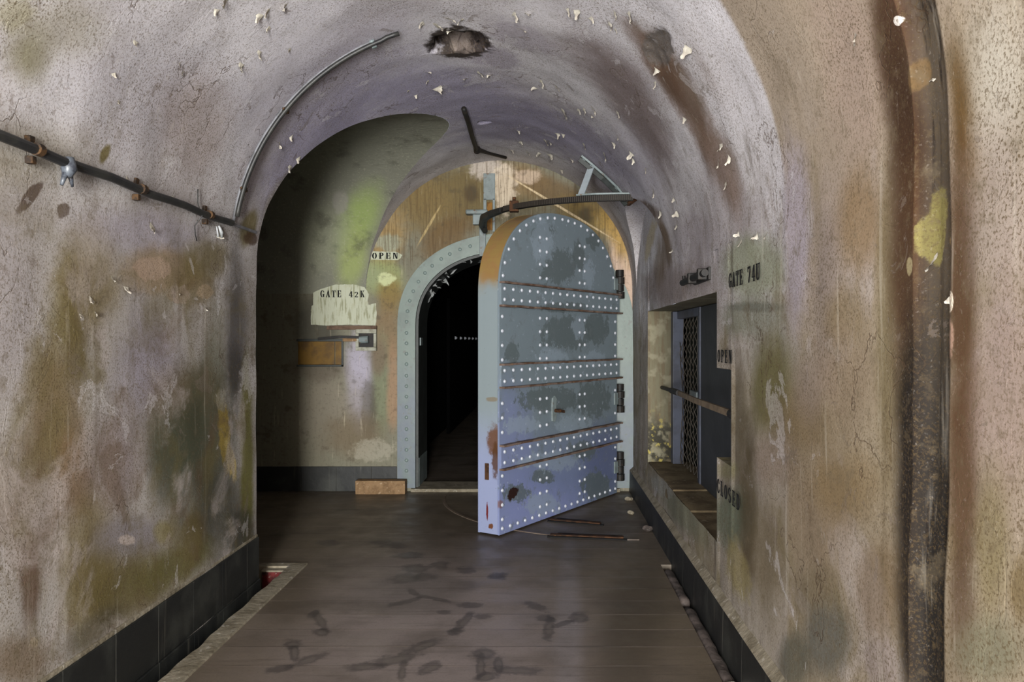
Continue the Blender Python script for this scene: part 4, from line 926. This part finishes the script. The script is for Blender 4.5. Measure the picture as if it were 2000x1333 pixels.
# ------------------------------------------------------------------ wooden block, floor iron, track, stones, pit
q = MB(); q.box((EX(702), YE - .15, 0), (EX(797) - .0, YE - .05, .115), .006, .0025)
tag(q.build('wooden_block', M_WOOD), 'pale rough wooden block lying against the base of the gate frame', 'wood block')
iron = [((1075, 1017), (1173, 1025), 'rusty iron strip set in the floor beside the gate, farther of two'), ((1075, 1047), (1218, 1053), 'rusty iron strip set in the floor beside the gate, nearer of two')]
for a_, b_, lab in iron:
    pa_ = hit_floor(*a_)[2]; pb_ = hit_floor(*b_)[2]
    t = empty('floor_iron', pa_, lab, 'iron strip', 'rusty strips in the floor')
    q = MB(t.location); q.bar([pa_ + Vector((-.02, -.025, .002)), pb_ + Vector((.02, -.03, .002))], .024, .010); q.bar([pa_ + Vector((.05, .05, .002)), pb_ + Vector((0, .05, .002))], .024, .010); q.build('slot', M_INK, t)
    q = MB(t.location); d = pb_ - pa_; pts = [pa_ + d * i / 14 + Vector((0, .006 * noise.noise(Vector((i, 3, a_[1]))), .008 + .004 * noise.noise(Vector((i * .9, 1, 7))))) for i in range(15)]; q.bar(pts, .036, .014); q.build('strip', M_RUST, t)
tr = MB(); hc2 = Vector((.63, 6.47, 0)); cpts = [hc2 + Vector((math.cos(math.radians(a)) * 1.45, math.sin(math.radians(a)) * 1.45, .002)) for a in range(180, 272, 3)]
tr.bar(cpts, .022, .004); tag(tr.build('floor_track', simple('worn_track', (.42, .37, .33), .5, .4, 0, (.34, .29, .25), 12)), 'pale curved metal track inlaid in floor where the gate swings', 'track')
stn = [(1.5, 2.25), (2.28, 2.88), (2.91, 3.78), (3.84, 4.40)]
labs = ['dark stone kerb piece in the right gutter, nearest the camera', 'second kerb piece from the camera in the right gutter', 'long rounded kerb piece before the gap in the right gutter', 'farthest kerb piece in the right gutter, beyond the gap']
for (y0, y1), lb_ in zip(stn, labs):
    q = MB(); n = 14; pts = [(.713 + .006 * noise.noise(Vector((y0, i * .5, 1))), y0 + (y1 - y0) * i / n, -.030 + .008 * noise.noise(Vector((i * .7, y0, 4)))) for i in range(n + 1)]
    q.tube(pts, [.022] + [.033 + .004 * noise.noise(Vector((i * .9, y1, 2))) for i in range(n - 1)] + [.022], 10)
    tag(q.build('kerb_stone', M_STONE, smooth=True), lb_, 'stone', 'kerb pieces in the right gutter')
rub = [(.712, 2.90, 'white crumb of rubble at the near end of the right gutter', M_FLAKE, .022), (.66, 5.75, 'small pale rubble lump on floor near the gate hinge side', M_KERB, .022), (.72, 5.25, 'dark rubble lump by the right skirting beyond the gate leaf', M_STONE, .028), (.70, 6.25, 'pale rubble crumb at the foot of the gate hinge', M_KERB, .025)]
for x, y, lab, mt_, r_ in rub:
    bm = bmesh.new(); bmesh.ops.create_icosphere(bm, subdivisions=3, radius=r_)
    for v in bm.verts: v.co = Vector((v.co.x * 1.3, v.co.y, v.co.z * .7)) + noise.noise_vector(v.co * 40 + Vector((x, y, 0))) * r_ * .35
    me = bpy.data.meshes.new('rubble'); bm.to_mesh(me); bm.free(); me.materials.append(mt_)
    o = bpy.data.objects.new('rubble', me); COL.objects.link(o); o.location = (x, y, r_ * .55 if y > 4.46 else -.005 if y < 3 else r_ * .5); tag(o, lab, 'rubble')
rb = empty('drain_box', (-1.50, 4.32, -.13), 'small red painted box sunk in the floor pit at the passage corner', 'box')
q = MB(rb.location); q.box((-1.60, 4.375, -.13), (-1.405, 4.405, -.012), .004); q.build('box_side', M_RED, rb)
q = MB(rb.location); q.box((-1.60, 4.36, -.014), (-1.40, 4.41, -.004), .003); q.build('box_rim', M_KERB, rb)
q = MB(rb.location); q.tube([(-1.435, 4.376, -.08), (-1.435, 4.366, -.08)], .034, 18); q.build('pipe_mouth', M_INK, rb)

# faint second riveted gate far down the corridor
fg = empty('far_gate', (-1.30, 11.0, 0), 'dim riveted gate leaf standing deep in the dark corridor', 'gate')
q = MB(fg.location); q.box((-1.33, 10.6, .02), (-1.28, 14.9, 1.9), .01); q.build('gate_leaf', simple('shade_black_paint', (.02, .02, .022), .9, .05), fg)  # leaf coloured black to stand in for the corridor's shade
for i in range(6):
    o = mkobj('rivet', [(b_ * 3, a * 1.6, c_ * 1.6) for a, b_, c_ in dv2], df2, M_RV, fg); o.location = (.02, .2 + i * .68, 1.345); o.rotation_euler.z = PI

# ------------------------------------------------------------------ stencilled lettering
def ring(cx, cy, rx, ry, a0, a1, tx=.17, ty=.08, n=12):
    o = []; i_ = []
    for k_ in range(n + 1):
        a = math.radians(a0 + (a1 - a0) * k_ / n); o.append((cx + rx * math.cos(a), cy + ry * math.sin(a))); i_.append((cx + (rx - tx) * math.cos(a), cy + (ry - ty) * math.sin(a)))
    return [[o[k_], o[k_ + 1], i_[k_ + 1], i_[k_]] for k_ in range(n)]
def rc(x0, y0, x1, y1): return [[(x0, y0), (x1, y0), (x1, y1), (x0, y1)]]
GL = {
 'O': ring(.31, .5, .31, .5, -78, 78) + ring(.31, .5, .31, .5, 102, 258),
 'C': ring(.33, .5, .33, .5, 98, 262) + ring(.33, .5, .31, .5, 25, 82, .12) + ring(.33, .5, .31, .5, -82, -30, .12),
 'G': ring(.33, .5, .33, .5, 98, 262) + ring(.33, .5, .31, .5, 25, 82, .12) + rc(.42, .04, .60, .44) + rc(.36, .40, .66, .47),
 'D': rc(.04, 0, .22, 1) + ring(.26, .5, .36, .5, -84, 84) + rc(0, 0, .2, .06) + rc(0, .94, .2, 1),
 'P': rc(.06, 0, .24, 1) + ring(.28, .73, .32, .27, -86, 86, .15, .07) + rc(0, 0, .32, .07) + rc(0, .93, .26, 1),
 'E': rc(.06, 0, .24, 1) + rc(.29, .93, .56, 1) + rc(.29, .47, .46, .53) + rc(.29, 0, .58, .07) + rc(.50, .74, .56, .95) + rc(.42, .38, .46, .62) + rc(.52, .05, .58, .28) + rc(0, 0, .2, .06) + rc(0, .94, .2, 1),
 'N': rc(.06, 0, .13, 1) + rc(.54, 0, .61, 1) + [[(.13, .98), (.30, .98), (.56, .06), (.44, .0)]] + rc(0, 0, .2, .06) + rc(.46, .94, .68, 1) + rc(0, .94, .2, 1),
 'A': [[(.02, 0), (.10, 0), (.33, .85), (.29, .95)]] + [[(.40, 0), (.60, 0), (.39, 1), (.28, 1)]] + rc(.17, .28, .42, .34) + rc(0, 0, .17, .06) + rc(.36, 0, .66, .06),
 'T': rc(.22, 0, .40, .90) + rc(0, .93, .20, 1) + rc(.42, .93, .62, 1) + rc(.22, .93, .40, 1) + rc(0, .70, .06, .95) + rc(.56, .70, .62, .95) + rc(.14, 0, .48, .06),
 'K': rc(.06, 0, .24, 1) + [[(.28, .45), (.34, .52), (.58, 1), (.50, 1)]] + [[(.30, .56), (.44, .60), (.66, 0), (.48, 0)]] + rc(0, 0, .3, .06) + rc(0, .94, .3, 1) + rc(.42, .94, .66, 1) + rc(.44, 0, .7, .06),
 '4': rc(.34, 0, .50, 1) + [[(.02, .30), (.10, .30), (.34, .9), (.34, 1)]] + rc(.02, .24, .31, .31) + rc(.52, .24, .62, .31) + rc(.26, 0, .58, .06),
 '2': ring(.28, .70, .28, .30, -20, 82, .15, .09) + ring(.28, .70, .28, .30, 98, 175, .13, .09) + [[(.04, .08), (.14, .08), (.52, .58), (.40, .60)]] + rc(.04, 0, .56, .14),
 '7': rc(.02, .86, .56, 1) + [[(.16, 0), (.34, 0), (.56, .84), (.44, .84)]] + rc(.02, .66, .08, .9),
 'U': rc(.06, .25, .24, 1) + rc(.52, .25, .59, 1) + ring(.325, .27, .265, .27, 185, 262) + ring(.325, .27, .265, .27, 278, 355, .08, .08) + rc(0, .94, .3, 1) + rc(.44, .94, .68, 1),
 'L': rc(.06, 0, .24, 1) + rc(.28, 0, .56, .07) + rc(.50, .04, .56, .30) + rc(0, .94, .3, 1) + rc(0, 0, .2, .06),
 'S': ring(.30, .73, .27, .27, 98, 268, .14, .08) + ring(.30, .73, .24, .27, 20, 82, .08, .08) + ring(.30, .27, .28, .27, -82, 88, .14, .08) + ring(.30, .27, .26, .27, 200, 262, .08, .08) + [[(.14, .56), (.30, .46), (.46, .42), (.34, .56)]],
 ' ': []}
def lettering(name, text, O, U, Vd, Nn, width, height, parent, space=.34, lw=.62, sizes=None):
    """stencil letters along U, from O, total width given"""
    adv = lw + space; tot = len(text) * adv - space; sc = width / tot
    for i, ch in enumerate(text):
        hs = sizes[i] if sizes else 1.0; q = MB(parent.location)
        for poly in GL[ch]:
            area2 = sum(poly[j][0] * poly[(j + 1) % len(poly)][1] - poly[(j + 1) % len(poly)][0] * poly[j][1] for j in range(len(poly)))
            if area2 < 0: poly = poly[::-1]
            for dx_ in (0, .045): q.prism([((i * adv + a * 1.0 + dx_) * sc, b_ * height * hs) for a, b_ in poly], O, U, Vd, Nn, .0012 + dx_ * .004)
        if GL[ch]: q.build(name, M_INK, parent)
def patch(name, pts2, O, U, Vd, Nn, th, mat, parent, rag=.004):
    out = []
    for i in range(len(pts2)):
        a = Vector(pts2[i]); b_ = Vector(pts2[(i + 1) % len(pts2)]); n = max(2, int((b_ - a).length / .012))
        for k_ in range(n):
            p = a + (b_ - a) * k_ / n; out.append((p.x + rag * noise.noise(Vector((p.x * 60, p.y * 60, 3))), p.y + rag * noise.noise(Vector((p.x * 60, p.y * 60, 9)))))
    return MB(parent.location).prism(out, O, U, Vd, Nn, th).build(name, mat, parent)
NE = Vector((0, -1, 0))
sg = empty('painted_sign', (EX(665), YE, EZ(600)), 'GATE 42K stencilled in black on a white patch of the end wall', 'sign')
def E2(l): return [(EX(x), EZ(y)) for x, y in l]
patch('white_patch', E2([(612, 600), (612, 572), (622, 562), (640, 556), (690, 555), (712, 561), (721, 574), (718, 588), (722, 600), (690, 602), (650, 604)]), Vector((0, YE - .001, 0)), Xv, Zv, NE, .004, M_WHITE, sg)
patch('whitewash_block', E2([(607, 634), (608, 598), (616, 594), (650, 598), (700, 600), (734, 592), (736, 610), (734, 636), (680, 634), (640, 636)]), Vector((0, YE - .001, 0)), Xv, Zv, NE, .003, M_WHITE, sg)
lettering('letter', 'GATE 42K', Vector((EX(626), YE - .0055, EZ(580.5))), Xv, Zv, NE, EX(711) - EX(626), .060, sg, .33, sizes=[1, 1, 1, 1, 1, .85, .78, .95])
sg2 = empty('painted_sign', (EX(752), YE, EZ(508)), 'small OPEN stencil on white patch, on end wall left of gate frame', 'sign')
patch('white_patch', E2([(725, 507), (724, 496), (728, 491), (775, 492), (786, 498), (781, 506), (775, 508)]), Vector((0, YE - .001, 0)), Xv, Zv, NE, .004, M_WHITE, sg2)
lettering('letter', 'OPEN', Vector((EX(727), YE - .0055, EZ(505.5))), Xv, Zv, NE, EX(776) - EX(727), .052, sg2, .34)
# right wall signs: U runs towards the camera (-Y), N points into the tunnel (-X)
UR = Vector((0, -1, 0)); NR = Vector((-1, 0, 0)); xr = XR - .010
def RY(px): return xr * F / (px - VX)
def RZ(px, py): return H + (VY - py) / F * RY(px)
def rsign(lab, text, x0, x1, yb, hgt, patch_pts=None, sp=.34):
    p0 = Vector((xr, RY(x0), RZ(x0, yb))); t = empty('painted_sign', p0, lab, 'sign')
    if patch_pts:
        patch('pale_patch', [(-y, z) for y, z in patch_pts], Vector((xr + .0005, 0, 0)), UR, Zv, NR, .002, M_GREENPATCH, t, .006)
    lettering('letter', text, Vector((xr - .003, p0.y, p0.z)), UR, Zv, NR, RY(x0) - RY(x1), hgt, t, sp); return t
rsign('GATE 74U stencilled in black on the right wall above the recess', 'GATE 74U', 1425, 1485, 563, .060, None, .22)
rsign('OPEN stencilled on the right wall at the near edge of the recess', 'OPEN', 1403, 1430, 707, .055)
rsign('CLOSED stencilled low on the right wall beside the recess ledge', 'CLOSED', 1402, 1446, 961, .062, None, .30)

# ------------------------------------------------------------------ curled paint flakes
def flake_mesh(seed, w, l, curl):
    r_ = random.Random(seed); nu, nv = 5, 5; vs = []; fs = []
    e0 = r_.uniform(.4, 1); skew = r_.uniform(-.5, .5)
    for j in range(nv + 1):
        t = j / nv; ww = w * (1 - (1 - e0 * .35) * t ** 1.2) * (1 + .2 * r_.uniform(-1, 1))
        ang = curl * t
        y = l * (math.sin(ang) / curl if curl > .05 else t); zz = l * ((1 - math.cos(ang)) / curl if curl > .05 else 0)
        for i in range(nu + 1):
            u = i / nu - .5; vs.append((u * ww + skew * l * t, y + .12 * l * r_.uniform(-1, 1) * (t > 0), zz + .12 * w * (1 - 4 * u * u) * t + .002))
    for j in range(nv):
        for i in range(nu): a = j * (nu + 1) + i; fs.append((a, a + 1, a + nu + 2, a + nu + 1))
    return vs, fs
FM = []
for sd in range(9):
    v_, f_ = flake_mesh(sd, .038 + .005 * (sd % 4), .032 + .005 * (sd % 3), .8 + .16 * (sd % 6))
    me = bpy.data.meshes.new('paint_flake'); me.from_pydata(v_, [], f_); me.materials.append(M_FLAKE); me.polygons.foreach_set('use_smooth', [True] * len(me.polygons))
    FM.append(me)
def put_flake(px, py, sc=1.0, parent=CEIL, i=[0]):
    s, Y, p = hit_main(px, py)
    n = cen(p) if p.z > ZS else Vector((1 if px < VX else -1, 0, 0))
    i[0] += 1; k_ = i[0]
    o = bpy.data.objects.new('paint_flake', FM[(k_ * 5) % 9]); COL.objects.link(o); o.parent = parent
    # attached edge up, tip hangs down / away
    d = Vector((0, 0, -1)) - n * Vector((0, 0, -1)).dot(n)
    if d.length < .35: d = Vector((math.sin(k_ * 2.1), -.4 + math.cos(k_ * 1.3) * .7, 0)); d = d - n * d.dot(n)
    d.normalize(); d.rotate(Matrix.Rotation(math.radians(rnd.uniform(-60, 60)), 3, n)); x = d.cross(n).normalized()
    Mx = Matrix((( x.x, d.x, n.x), (x.y, d.y, n.y), (x.z, d.z, n.z))).to_4x4()
    w_ = push(s, Y, p)
    Mx.translation = p - n * w_ + n * .001
    o.matrix_basis = Mx @ Matrix.Scale(sc * rnd.uniform(.8, 1.25) * (Y / 4.5) ** .5, 4)
WL = bpy.data.objects['wall_left']; WR = bpy.data.objects['wall_right']
CF = [(1002, 22), (1032, 24), (1020, 54), (1126, 17), (1152, 33), (1198, 26), (1226, 24), (1188, 45), (1200, 56), (1280, 158), (1284, 134), (1340, 228), (834, 142), (838, 158), (852, 170), (932, 140), (958, 147), (908, 154), (1054, 159), (1047, 173), (1084, 170), (1096, 214), (1128, 212), (1140, 210), (1156, 206), (1159, 224), (1206, 216), (1010, 254), (1088, 260), (1099, 262), (1062, 272), (1072, 276), (1014, 276), (1028, 294), (1056, 298), (1072, 299), (996, 290), (1114, 308), (1096, 331), (1138, 280), (1199, 276), (1208, 264), (1178, 298), (1238, 308), (1260, 328), (1236, 296), (1276, 372), (1316, 388), (1324, 416), (1290, 412), (1410, 280), (1406, 312), (1426, 304), (1420, 356), (1444, 456),
      (426, 19), (443, 6), (510, 27), (525, 21), (557, 12), (527, 52), (506, 97), (565, 93), (471, 122), (353, 126), (359, 145), (231, 197), (218, 141), (263, 78), (137, 315), (246, 347), (336, 384), (546, 281), (569, 265), (582, 306), (567, 323), (828, 44), (850, 50), (872, 36), (905, 38), (800, 178), (812, 186), (1480, 460), (1322, 440), (1345, 90), (1664, 78), (1788, 150), (1108, 14), (880, 60)]
for i_, (x, y) in enumerate(CF): put_flake(x, y, 1.25 if i_ % 7 == 0 else (.62 if (x < 860 and 120 < y < 200) else .95))
for x, y, s_ in ((298, 441, 1.3), (424, 456, .9), (179, 584, .9), (158, 615, .7), (189, 615, .8), (246, 560, .9), (220, 543, .8), (352, 575, .6), (400, 600, .6)): put_flake(x, y, s_, WL)
for x, y, s_ in ((1846, 585, 1.0), (1314, 488, .7), (1448, 470, .8), (1495, 455, .7), (1790, 500, 1.0)): put_flake(x, y, s_, CEIL if y < 300 else WR)
